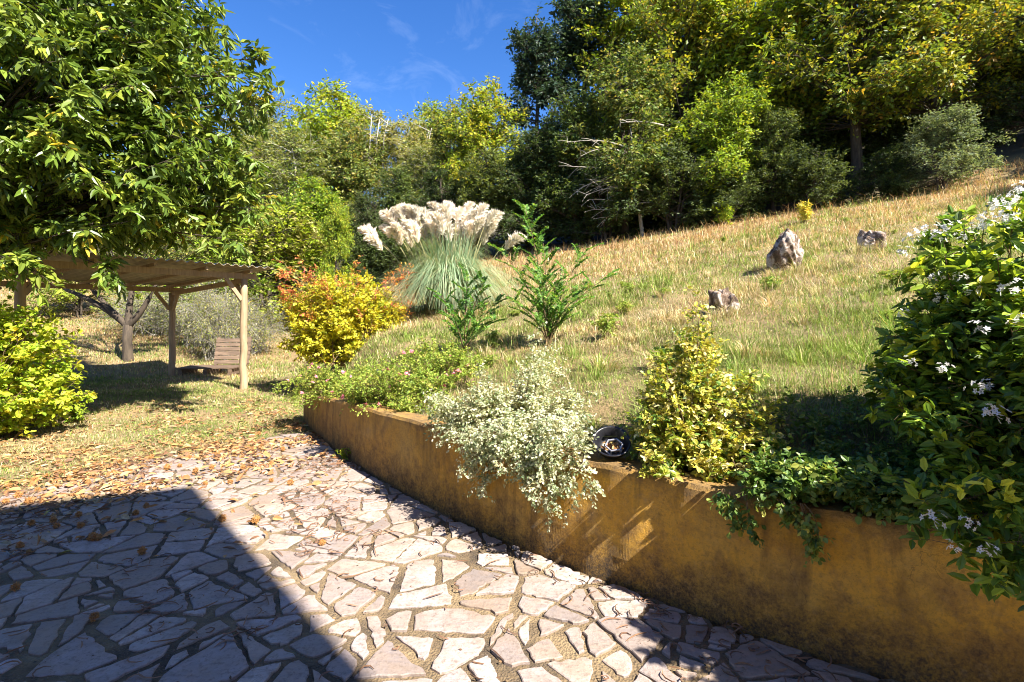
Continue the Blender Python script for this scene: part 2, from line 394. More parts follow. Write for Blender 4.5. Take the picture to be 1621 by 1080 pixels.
def G(x, y, full=False):
    x = np.asarray(x, float); y = np.asarray(y, float)
    sd, T, Mx, Wd = sdist(x, y); s = edge_s(x, y) + .18 * vn(x, y, 1.1, 3)
    L = -.03 + .058 * np.clip(s, 0, 4) + .13 * np.clip(s - 8, 0, 99) + .14 * np.clip(s - 19, 0, 60)
    L = L + sstep(.3, 2, s) * .025 * vn(x, y, 1.3, 5)
    Z = np.maximum(.03 + .181 * (x + y), .5) + .05 * vn(x, y, .5, 7) + .02 * vn(x, y, 2.0, 8)
    Z = Z + .22 * np.clip(x + y - 36, 0, 200)
    B = Mx * (T - .03) + (1 - Mx) * L
    zb = B + (Z - B) * sstep(0, 1, (sd - .15) / Wd)
    k = np.where(Mx > .5, sstep(.1, .17, sd), sstep(0, .3, sd)); z = L * (1 - k) + zb * k
    z = np.where(z > 0, 45 * np.tanh(z / 45), z)
    return (z, sd, s) if full else z
def gz(x, y): return float(G(np.array([x]), np.array([y]))[0])

xs = np.r_[-300, -200, -140, -100, -70, -52, np.arange(-40, -14, 1.5), np.arange(-14, -5, .35), np.arange(-5, 3.4, .065), np.arange(3.4, 12, .3), np.arange(12, 40, 1.5), 42, 55, 75, 110, 160, 220, 300]
ys = np.r_[-120, -80, -50, -30, -18, -10, np.arange(-6, 1.4, .6), np.arange(1.4, 9.4, .065), np.arange(9.4, 20, .3), np.arange(20, 46, 1.2), 50, 60, 75, 95, 120, 160, 220, 300]
X, Y = np.meshgrid(xs, ys, indexing='ij'); Zt = G(X, Y)
nx, ny = X.shape; idx = np.arange(nx * ny).reshape(nx, ny)
mb = MB(); mb.add(np.stack([X, Y, Zt], -1), [np.stack([idx[:-1, :-1], idx[1:, :-1], idx[1:, 1:], idx[:-1, 1:]], -1).reshape(-1, 4)])
structure(mb.build('ground', M_GROUND, smooth=True))

# ------------------------------------------------------------------ crazy paving
def clip_half(poly, a, nv):                            # keep (p-a).nv <= 0
    d = (poly - a) @ nv; out = []
    for i in range(len(poly)):
        j = (i + 1) % len(poly)
        if d[i] <= 0: out.append(poly[i])
        if (d[i] < 0 < d[j]) or (d[j] < 0 < d[i]): out.append(poly[i] + (poly[j] - poly[i]) * d[i] / (d[i] - d[j]))
    return np.array(out) if len(out) > 2 else None
def area(p): return .5 * abs(np.sum(p[:, 0] * np.roll(p[:, 1], -1) - p[:, 1] * np.roll(p[:, 0], -1)))
def inset(p, g):
    q = p; n = len(p)
    for i in range(n):
        a, b = p[i], p[(i + 1) % n]; d = b - a; L = np.hypot(*d)
        if L < 1e-6: continue
        nv = np.array([d[1], -d[0]]) / L
        q = clip_half(q, a - nv * g * (.6 + .9 * random.random()), nv)
        if q is None: return None
    return q
random.seed(11); rs = R(11)
sp = .40; seeds = []
for i in np.arange(-7.4, 4.4, sp):
    for j in np.arange(.3, 9.0, sp): seeds.append((i + rs.uniform(-.21, .21), j + rs.uniform(-.21, .21)))
seeds = np.array(seeds); pieces = []
for c in seeds:
    d2 = np.sum((seeds - c) ** 2, 1); o = np.argsort(d2)[1:18]
    p = c + np.array([(-1, -1), (1, -1), (1, 1), (-1, 1)]) * .8
    for k in o:
        nv = seeds[k] - c; p = clip_half(p, (seeds[k] + c) / 2, nv)
        if p is None: break
    if p is not None: pieces.append(p)
stones = []
for p in pieces:
    todo = [p]
    while todo:
        q = todo.pop(); A = area(q)
        if A > random.choice([.012, .025, .04, .06, .08, .10, .12, .13]):
            ev, evec = np.linalg.eigh(np.cov(q.T)); nv = evec[:, 1]; an = random.gauss(0, .38)
            nv = np.array([nv[0] * math.cos(an) - nv[1] * math.sin(an), nv[0] * math.sin(an) + nv[1] * math.cos(an)])
            a = q.mean(0) + evec[:, 1] * random.gauss(0, .22) * math.sqrt(A)
            for s_ in (1, -1):
                h = clip_half(q, a, nv * s_)
                if h is not None: todo.append(h)
        else: stones.append(q)
def clip_wall(q):
    for c in (q.mean(0), q[0], q[len(q) // 2]):
        i = np.argmin(np.sum((FW - c) ** 2, 1)); q2 = clip_half(q, FW[i] - FN[i] * .012, FN[i])
        if q2 is None: return None
        q = q2
    return q
FW = np.concatenate([WALL[:-1, :2] * (1 - t) + WALL[1:, :2] * t for t in np.arange(4) / 4]); _t = np.concatenate([WALL[1:, :2] - WALL[:-1, :2]] * 4); FN = nrm(np.stack([_t[:, 1], -_t[:, 0]], 1))
mp = MB()
gx, gy = np.meshgrid(np.arange(-8.5, 4.8, .1), np.arange(-1.2, 9.6, .1), indexing='ij')
sdg, _, _, _ = sdist(gx, gy); sg = edge_s(gx, gy)
ok = (sdg < .06) & (sg < 1.0); okf = ok[:-1, :-1] & ok[1:, :-1] & ok[1:, 1:] & ok[:-1, 1:]
ii = np.arange(gx.size).reshape(gx.shape); fq = np.stack([ii[:-1, :-1], ii[1:, :-1], ii[1:, 1:], ii[:-1, 1:]], -1)[okf]
used, inv = np.unique(fq, return_inverse=True)
pz = .003 * vn(gx, gy, 5, 21)
mp.add(np.stack([gx, gy, pz], -1).reshape(-1, 3)[used], [inv.reshape(-1, 4)], (.3, .22, .13), 0)
tones = [(.41, .355, .35), (.44, .385, .36), (.37, .33, .335), (.40, .33, .29), (.46, .42, .41), (.33, .29, .285)]
for q in stones:
    A = area(q)
    if A < .0015 or (A < .02 and random.random() < .10): continue
    q = clip_wall(q)
    if q is None or area(q) < .0015: continue
    g = random.choice([.008, .011, .014, .018, .024])
    r = inset(q[::-1] if np.sum(q[:, 0] * np.roll(q[:, 1], -1) - q[:, 1] * np.roll(q[:, 0], -1)) < 0 else q, g)
    if r is None or area(r) < .0016: continue
    c = r.mean(0); sd0 = sdist(r[:, 0], r[:, 1])[0].max(); s0 = edge_s(*c) + .35 * vn(c[0], c[1], 1.2, 33)
    if sd0 > .03 or s0 > .25: continue
    pts = []
    for i in range(len(r)):
        a, b = r[i], r[(i + 1) % len(r)]; L = np.hypot(*(b - a)); m = max(1, int(L / .035))
        for t in range(m):
            e = a + (b - a) * t / m
            if t == 0: e = e + (c - e) / np.hypot(*(c - e)) * random.choice([.002, .006, .012, .03]) * random.random()      # knocked-off corner
            else: e = e + np.array([random.gauss(0, .0052), random.gauss(0, .0052)])
            pts.append(e)
    pts = np.array(pts); k = len(pts); z1 = random.uniform(.009, .017); tx, ty = random.gauss(0, .006), random.gauss(0, .006)
    rel = pts - c; lt = z1 + rel @ np.array([tx, ty]); sh = np.maximum(1 - .006 / np.maximum(np.linalg.norm(rel, axis=1), .02), .5)
    inn = c + rel * sh[:, None]
    v = np.vstack([np.c_[pts, np.full(k, -.01)], np.c_[pts, lt - .004], np.c_[inn, lt]])
    i0 = np.arange(k); i1 = (i0 + 1) % k
    tone = np.array(random.choice(tones)) * np.array([.95, .90, .84]) * random.uniform(.66, 1.14)
    mp.add(v, [np.stack([i0, i1, i1 + k, i0 + k], 1), np.stack([i0 + k, i1 + k, i1 + 2 * k, i0 + 2 * k], 1), np.arange(2 * k, 3 * k)], tone, 1)
patio = structure(mp.build('patio', [M_MORTAR, M_STONE]))

# ------------------------------------------------------------------ the house behind the camera (throws the shade on the paving)
kk = 8.1
ec = np.array([-3.09 + kk * math.cos(SUN_TH), 5.0 - kk * math.sin(SUN_TH)]); hz = kk * math.tan(SUN_EL)   # eave corner of the deep roof
fd = nrm(np.array([-.925, -.38])); bd = np.array([.38, -.925]); ed = nrm(np.array([2.445, -2.63]))
hc = ec + fd * 1.55 + bd * 1.0
hs = thing('house', 'ochre plastered two storey house with deep eaves behind the terrace', 'house', (hc[0], hc[1], 0))
def hp(a, b, z): return np.array([*(fd * a + bd * b), z])
LW, DW = 11.0, 7.5
m1 = MB()
bx = [hp(0, 0, -.3), hp(LW, 0, -.3), hp(LW, DW, -.3), hp(0, DW, -.3)]; tx_ = [p + [0, 0, hz + .3] for p in bx]
m1.add(np.array(bx + tx_), [[[0, 1, 5, 4], [1, 2, 6, 5], [2, 3, 7, 6], [3, 0, 4, 7], [4, 5, 6, 7]]])
m1.build('wall', M_PLASTER, hs)
m1 = MB(); eo = np.array([*(ec - hc), hz]); e3 = np.array([*ed, 0]); f3 = np.array([*fd, 0])
q = [eo, eo + f3 * 13.5, eo + f3 * 13.5 + e3 * 9.5, eo + e3 * 9.5]; q2 = [p + [0, 0, .1] for p in q]
mid_e = eo + e3 * 4.75 + [0, 0, 1.3]; rd = [mid_e + f3 * 4, mid_e + f3 * 9.5]
m1.add(np.array(q + q2 + rd), [[[0, 1, 5, 4], [1, 2, 6, 5], [2, 3, 7, 6], [3, 0, 4, 7], [3, 2, 1, 0], [4, 5, 9, 8], [6, 7, 8, 9]], [[5, 6, 9], [7, 4, 8]]])
m1.build('roof', M_TILE, hs)
rt = np.stack([np.r_[fd, 0], np.r_[-bd, 0], [0, 0, 1]], 1)
for a, z, wd, ht, nm in ((3.2, 1.05, 1.0, 2.1, 'door'), (6.0, 1.5, 1.1, 1.3, 'window'), (8.6, 1.5, 1.1, 1.3, 'window'), (3.2, 4.6, 1.0, 1.2, 'window'), (6, 4.6, 1, 1.2, 'window'), (8.6, 4.6, 1, 1.2, 'window')):
    m1 = MB(); m1.box(hp(a, -.01, z), (wd, .06, ht), rt); f = m1.build(nm, M_DOOR, hs)
    if nm == 'window':
        m1 = MB()
        for s_ in (-.25, .25): m1.box(hp(a + s_ * wd, -.035, z), (wd * .42, .03, ht * .86), rt)
        m1.build('pane', M_GLASS, f)
    else:
        m1 = MB(); m1.box(hp(a + .38, -.06, 1.05), (.12, .05, .03), rt); m1.build('handle', M_STEEL, f)

# ------------------------------------------------------------------ retaining wall
wl = thing('retaining_wall', 'curved ochre roughcast retaining wall stained dark along its foot, beside the paving', 'wall')
m1 = MB(); r2 = R(5)
fw = catmull(WALL[::3].tolist() if len(WALL[::3]) else WALL, 12) if False else WALL
fine = []
for i in range(len(WALL) - 1):
    for t in np.arange(6) / 6: fine.append(WALL[i] * (1 - t) + WALL[i + 1] * t)
fine.append(WALL[-1]); fine = np.array(fine)
tg = nrm(np.gradient(fine[:, :2], axis=0)); nb = np.stack([tg[:, 1], -tg[:, 0]], 1)      # towards the garden
TH = .24; lev = np.r_[-.15, np.linspace(0, .96, 9), 1.0]
rows = []
for k, h in enumerate(lev):
    off = .008 * vn(np.arange(len(fine)) * .13, np.full(len(fine), h * 3), 1.2, 41) + .012 * h
    z = np.where(h < 0, -.15, h * fine[:, 2] + (.008 * vn(np.arange(len(fine)) * .2, 0, 1, 43) if h > .9 else 0))
    if h == 1.0: off = off + .012
    rows.append(np.c_[fine[:, :2] + nb * off[:, None], z])
zt = fine[:, 2] + .008 * vn(np.arange(len(fine)) * .2, 0, 1, 43)
rows.append(np.c_[fine[:, :2] + nb * (TH - .015), zt]); rows.append(np.c_[fine[:, :2] + nb * TH, zt - .015]); rows.append(np.c_[fine[:, :2] + nb * TH, np.full(len(fine), -.15)])
V = np.stack(rows, 0); a, b = V.shape[:2]; ii = np.arange(a * b).reshape(a, b)
m1.add(V, [np.stack([ii[:-1, :-1], ii[1:, :-1], ii[1:, 1:], ii[:-1, 1:]], -1).reshape(-1, 4), ii[:, -1], ii[::-1, 0]])
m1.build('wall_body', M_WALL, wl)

def rock(name, seed, size, parent=None, m=M_ROCK, lumps=1):
    import bmesh
    bm = bmesh.new(); bmesh.ops.create_icosphere(bm, subdivisions=5, radius=1)
    v0 = np.array([x.co for x in bm.verts]); f = np.array([[q.index for q in p.verts] for p in bm.faces]); bm.free()
    m1 = MB(); r = R(seed)
    for k in range(lumps):
        pl = nrm(r.randn(11, 3)); of = .45 + .5 * r.rand(11); dd = v0 @ pl.T
        rad = np.minimum(np.min(np.where(dd > .05, of / np.maximum(dd, .05), 9), 1), 1.2)
        n_ = sum((1 - 2 * np.abs(np.sin(v0 @ r.randn(3) * q + r.rand() * 6))) / q for q in (2.5, 4, 6, 9, 14, 20, 28)) * .2
        v = v0 * (rad + n_)[:, None] * np.array(size) / 2
        if k: v = v * r.uniform(.45, .75, 3) + np.array([r.uniform(-.45, .3), r.uniform(-.3, .2), r.uniform(-.3, .35)]) * np.array(size)
        m1.add(v, [f])
    return m1.build(name, m, parent, smooth=True)
for i, (u, v_, d) in enumerate([(1135, 968, 2.93), (1172, 985, 2.82)]):
    o = rock('footing_stone', 60 + i, (.2, .1, .09), wl); o.location = (at(u, v_, d)[0], d, .02); o.rotation_euler = (0, 0, 2.4 + i)

# boulders on the slope
for i, (u, v_, d, sz, lb) in enumerate([(1243, 425, 9.0, (.55, .5, 1.3), 'tall craggy rock with a white face, nearest the middle of the slope'),
                                        (1376, 397, 9.2, (.44, .4, .66), 'smaller pinkish rock further right on the dry slope, just left of the white flowering shrub'),
                                        (1142, 500, 6.6, (.36, .3, .5), 'grey brown rock half hidden behind the top of the yellow leaved shrub')]):
    x = (u - CX) * d / FPX; o = rock('rock', [74, 78, 72][i], sz, lumps=[4, 3, 3][i]); o.location = (x, d, gz(x, d) + sz[2] * .15); o.rotation_euler = (.08, -.12, i * 1.3)
    tag(o, lb, 'rock')

# ------------------------------------------------------------------ pergola
A0 = np.array([-5.5, 10.5]); B0 = np.array([-7.45, 7.75]); sv = np.array([-2.8, 2.0]); C0 = A0 + sv; D0 = B0 + sv
pg = thing('pergola', 'open timber shelter with a corrugated roof on the lawn under the big tree', 'pergola', (A0[0], A0[1], gz(*A0)))
PGL = np.array([A0[0], A0[1], gz(*A0)])
hF, hB = 2.45, 2.27
def build(mb, name, m, parent, origin, smooth=False): return mb.build(name, m, parent, smooth, loc=origin)
for p, h in ((A0, hF), (B0, hF), (C0, hB), (D0, hB)):
    m1 = MB(); z0 = gz(*p) - .1; n_ = 9; zz = np.linspace(z0, h, n_); r_ = R(int(abs(p[0] * 10)))
    m1.tubes(np.c_[p[0] + r_.randn(n_) * .008, p[1] + r_.randn(n_) * .008, zz], (.078 - .012 * np.linspace(0, 1, n_)), 10)
    build(m1, 'post', M_WOOD, pg, PGL, True)
def P3(p, z): return np.array([p[0], p[1], z])
uf = nrm(A0 - B0); us = nrm(sv)
for a, b, ha, hb in ((A0, B0, hF, hF), (C0, D0, hB, hB)):
    m1 = MB(); m1.beam(P3(a + uf * .25, ha + .06), P3(b - uf * .25, hb + .06), .07, .11); build(m1, 'beam', M_WOOD, pg, PGL)
for k in range(5):
    t = k / 4; a = A0 + (B0 - A0) * t; b = C0 + (D0 - C0) * t
    m1 = MB(); m1.beam(P3(a - us * .3, hF + .15), P3(b + us * .3, hB + .135), .045, .06); build(m1, 'rafter', M_WOOD, pg, PGL)
for p, h, q in ((A0, hF, -uf), (B0, hF, uf), (C0, hB, -uf), (D0, hB, uf), (A0, hF, us), (C0, hB, -us)):
    m1 = MB(); m1.beam(P3(p + q * .05, h - .42), P3(p + q * .36, h - .0), .055, .075); build(m1, 'brace', M_WOOD, pg, PGL)
for a, b in ((A0, C0), (B0, D0)):
    m1 = MB(); m1.beam(P3(a, hF - .03), P3(b, hB - .03), .06, .1); build(m1, 'tie_beam', M_WOOD, pg, PGL)
m1 = MB(); nu, nv_ = 170, 4
uu = np.linspace(-.4, np.linalg.norm(B0 - A0) + .4, nu); vv = np.linspace(-.42, np.linalg.norm(sv) + .4, nv_)
vs = []
for j, v_ in enumerate(vv):
    zc = hF + .21 + (hB - hF) * v_ / np.linalg.norm(sv)
    p = A0[None] - uf[None] * uu[:, None] + us[None] * v_
    vs.append(np.c_[p, zc + .022 * np.sin(uu * 2 * np.pi / .16)])
Vt = np.stack(vs, 0); top = Vt + [0, 0, .006]; ii = np.arange(nu * nv_).reshape(nv_, nu); fq = np.stack([ii[:-1, :-1], ii[1:, :-1], ii[1:, 1:], ii[:-1, 1:]], -1).reshape(-1, 4)
N0 = nu * nv_
rim = np.r_[ii[0], ii[1:, -1], ii[-1, -2::-1], ii[-2:0:-1, 0]]; rim2 = np.roll(rim, -1)
m1.add(np.vstack([Vt.reshape(-1, 3), top.reshape(-1, 3)]), [fq[:, ::-1], fq + N0, np.stack([rim, rim2, rim2 + N0, rim + N0], 1)])
build(m1, 'roof_sheet', M_SHEET, pg, PGL, True)

# pallet seat
sx, sy = -7.55, 13.0; szz = gz(sx, sy); an = math.radians(8)
ps = thing('pallet_seat', 'dark seat made of old pallets with a slatted back, standing behind the pergola post', 'seat', (sx, sy, szz), an)
m1 = MB()
for k in range(6): m1.box((-.05, -.38 + k * .15, .2), (1.35, .11, .025))
m1.build('seat', M_OLDWOOD, ps)
m1 = MB()
for k in range(3): m1.box((-.62 + k * .57, 0, .1), (.09, .86, .15))
m1.build('bearer', M_OLDWOOD, ps)
m1 = MB(); ca, sa = math.cos(.3), math.sin(.3); rt_ = np.array([[1, 0, 0], [0, ca, sa], [0, -sa, ca]])
rt_ = np.array([[1, 0, 0], [0, ca, -sa], [0, sa, ca]]).T
for k in range(6): m1.box((.3, .2 + .035 + sa * (.1 + k * .115), .24 + ca * (.06 + k * .115)), (.86, .025, .095), rt_)
bk = m1.build('backrest', M_OLDWOOD, ps)
for xx in (-.08, .68):
    m1 = MB(); m1.beam((xx, .26, .22), (xx, .26 + sa * .75, .22 + ca * .75), .07, .04); m1.build('back_post', M_OLDWOOD, ps)

# ------------------------------------------------------------------ trees of the woods
def crown_tips(rs, lobes, n, shell=.25, lo=None):
    lb = np.array(lobes, float); ar = lb[:, 3] * lb[:, 4] + lb[:, 3] * lb[:, 5]; out = []
    while len(out) < n:
        i = rs.choice(len(lb), p=ar / ar.sum()); u = nrm(rs.randn(3)); r = 1 - abs(rs.randn()) * shell
        p = lb[i, :3] + u * lb[i, 3:] * max(r, .15)
        dn = np.linalg.norm((p - lb[:, :3]) / lb[:, 3:], axis=1); dn[i] = 9
        if dn.min() < .6: continue
        if lo is not None and p[2] < lo: continue
        out.append(p)
    return np.array(out)
def make_tree(name, label, cat, seed, H, lobes, trunk_r, pal, n=130, K=13, M=10, tl=.75, ll=.2, lw=.11, tm=T_QUAD, bare=.2, barkm=None, stems=1, lean=.3,
              droop=.25, lift=.05, spread=.75, t0=.4, lo=.2, shell=.25, leafm=None, br=.035, trunk_top=.85):
    rs = R(seed); root = thing(name, label, cat); mt = MB(); ml = MB()
    tips = crown_tips(rs, lobes, n, shell, lo)
    axes = []
    for k in range(stems):
        a = rs.rand() * 6.28; sp_ = (0 if stems == 1 else .12 * H)
        top = np.array([math.cos(a) * sp_ + rs.randn() * lean, math.sin(a) * sp_ + rs.randn() * lean, H * trunk_top])
        b0 = np.array([math.cos(a), math.sin(a), 0]) * (0 if stems == 1 else trunk_r * 1.6)
        t = np.linspace(0, 1, 9)[:, None]
        ax = b0 + (top - b0) * t + np.c_[rs.randn(9, 2) * .04 * H / 10, np.zeros(9)] * np.minimum(t * 3, 1); ax[0, 2] = -.4; axes.append(ax)
        rad = trunk_r * np.linspace(1.0, .18, 9); rad[0] *= 1.35
        mt.tubes(ax, rad, 9)
    bs = np.zeros_like(tips)
    for i, p in enumerate(tips):
        ax = axes[rs.randint(stems)]; hd = np.hypot(p[0] - ax[-1, 0], p[1] - ax[-1, 1])
        zb = np.clip(p[2] - hd * (.35 + .5 * rs.rand()), bare * H * .7, H * trunk_top * .97)
        f = (zb + .4) / (ax[-1, 2] + .4) * 8; j = int(min(f, 7)); bs[i] = ax[j] + (ax[j + 1] - ax[j]) * min(f - j, 1)
    stem_plant(rs, bs, tips, pal, lift, K, tl, M, ll, lw, tm, t0, droop, .6, br * (.6 + .8 * rs.rand(n)), spread, ms=mt, ml=ml, twig=True, sides=4)
    a = mt.build('trunk', barkm or M_BARK, root, True); b = ml.build('crown', leafm or M_LEAF, root)
    KIDS[root.name] = [a, b]
    return root, H
DKG = [((0.044, 0.072, 0.020), 3), ((0.062, 0.098, 0.022), 3), ((0.088, 0.117, 0.033), 1), ((0.037, 0.058, 0.022), 1)]
OLV = [((0.144, 0.184, 0.036), 3), ((0.111, 0.160, 0.036), 3), ((0.222, 0.234, 0.060), 2), ((0.277, 0.234, 0.060), 1), ((0.078, 0.123, 0.024), 2)]
YGR = [((0.222, 0.310, 0.020), 4), ((0.167, 0.264, 0.020), 3), ((0.333, 0.344, 0.030), 2), ((0.100, 0.172, 0.020), 2)]
AUT = [((0.190, 0.219, 0.022), 3), ((0.317, 0.292, 0.022), 2), ((0.127, 0.182, 0.022), 3), ((0.317, 0.207, 0.032), .7), ((0.084, 0.134, 0.022), 2)]
BLU = [((.03, .06, .035), 3), ((.045, .08, .045), 2), ((.03, .05, .03), 2)]
GGR = [((0.132, 0.175, 0.084), 3), ((0.180, 0.213, 0.108), 2), ((0.096, 0.138, 0.060), 2)]
PAL = [((0.238, 0.242, 0.072), 3), ((0.190, 0.216, 0.048), 3), ((0.309, 0.294, 0.096), 2), ((0.131, 0.166, 0.036), 2)]
rsL = R(77)
def lobes(n, H, rad, zlo, zhi, lr, seed, top=1.0):
    r = R(seed); o = [(0, 0, H * (zhi - .18), rad * .55, rad * .55, H * .18)]
    for k in range(n):
        a = k * 2.4 + r.rand() * .8; z = zlo + (zhi - .12 - zlo) * (k + .5) / n; q = rad * (1 - .55 * ((k + .5) / n) ** 1.6 * top) - lr * .6
        s_ = lr * (.75 + .5 * r.rand()); o.append((math.cos(a) * q, math.sin(a) * q, H * z, s_, s_, s_ * .75))
    return o
KIND = {}
def kind(key, *a, **k): KIND[key] = make_tree(*a, **k)
kind('oak', 'holm_oak', '', 'tree', 1, 10, lobes(9, 10, 3.3, .12, 1.0, 1.5, 1), .22, DKG, n=170, ll=.17, lw=.09, K=13, M=10, tl=.7, lo=.3)
kind('oak2', 'holm_oak', '', 'tree', 2, 10, lobes(8, 10, 3.0, .10, 1.0, 1.6, 2), .2, DKG[:2] + OLV[:2], n=160, ll=.18, lw=.09, K=13, M=10, tl=.75, lo=.3)
kind('olive', 'woodland_tree', '', 'tree', 3, 10, lobes(8, 10, 3.2, .2, 1.0, 1.5, 3), .17, OLV, n=150, ll=.19, lw=.10, K=13, M=10, tl=.85, lo=.5)
kind('lime', 'woodland_tree', '', 'tree', 4, 10, lobes(9, 10, 3.3, .2, 1.0, 1.4, 4), .17, YGR, n=150, ll=.22, lw=.10, K=13, M=10, tl=.9, lo=.5, lift=.1)
kind('autumn', 'oak_tree', '', 'tree', 5, 12, lobes(11, 12, 3.9, .26, 1.0, 1.7, 5), .24, AUT, n=160, ll=.2, lw=.11, K=13, M=10, tl=.9, lo=2.2, bare=.3)
kind('autumn2', 'oak_tree', '', 'tree', 6, 12, lobes(10, 12, 3.6, .24, 1.0, 1.7, 6), .22, AUT[:3] + YGR[:3], n=150, ll=.2, lw=.11, K=13, M=10, tl=.9, lo=1.8, bare=.28)
kind('spire', 'woodland_tree', '', 'tree', 7, 12, lobes(9, 12, 2.5, .15, 1.0, 1.15, 7, 1.3), .2, BLU, n=150, ll=.2, lw=.10, K=12, M=10, tl=.75, lo=.6, shell=.35)
kind('pale', 'slender_tree', '', 'tree', 8, 10, lobes(7, 10, 2.0, .5, 1.0, 1.1, 8), .085, PAL, n=90, ll=.15, lw=.07, K=11, M=8, tl=.7, lo=3, stems=4, barkm=M_PALE, bare=.4, br=.022, shell=.4)
kind('pale2', 'slender_tree', '', 'tree', 9, 10, lobes(8, 10, 2.6, .3, 1.0, 1.3, 9), .08, PAL[:2] + OLV[:3], n=130, ll=.16, lw=.08, K=12, M=9, tl=.75, lo=1.5, stems=3, barkm=M_PALE, bare=.3, br=.022, shell=.35)
kind('bush', 'woodland_bush', '', 'bush', 10, 4, lobes(8, 4, 2.1, .15, 1.0, .95, 10), .06, DKG, n=120, ll=.12, lw=.065, K=12, M=10, tl=.5, lo=.15, stems=4, bare=.05, br=.015)
kind('bushy', 'woodland_bush', '', 'bush', 11, 4, lobes(8, 4, 2.2, .15, 1.0, .95, 11), .05, YGR[:2] + PAL[:3], n=120, ll=.11, lw=.06, K=12, M=10, tl=.5, lo=.15, stems=4, bare=.05, br=.014)
kind('bushg', 'woodland_bush', '', 'bush', 12, 4, lobes(8, 4, 2.3, .15, .98, .95, 12), .05, GGR, n=130, ll=.12, lw=.055, K=12, M=10, tl=.5, lo=.1, stems=4, bare=.05, br=.014)

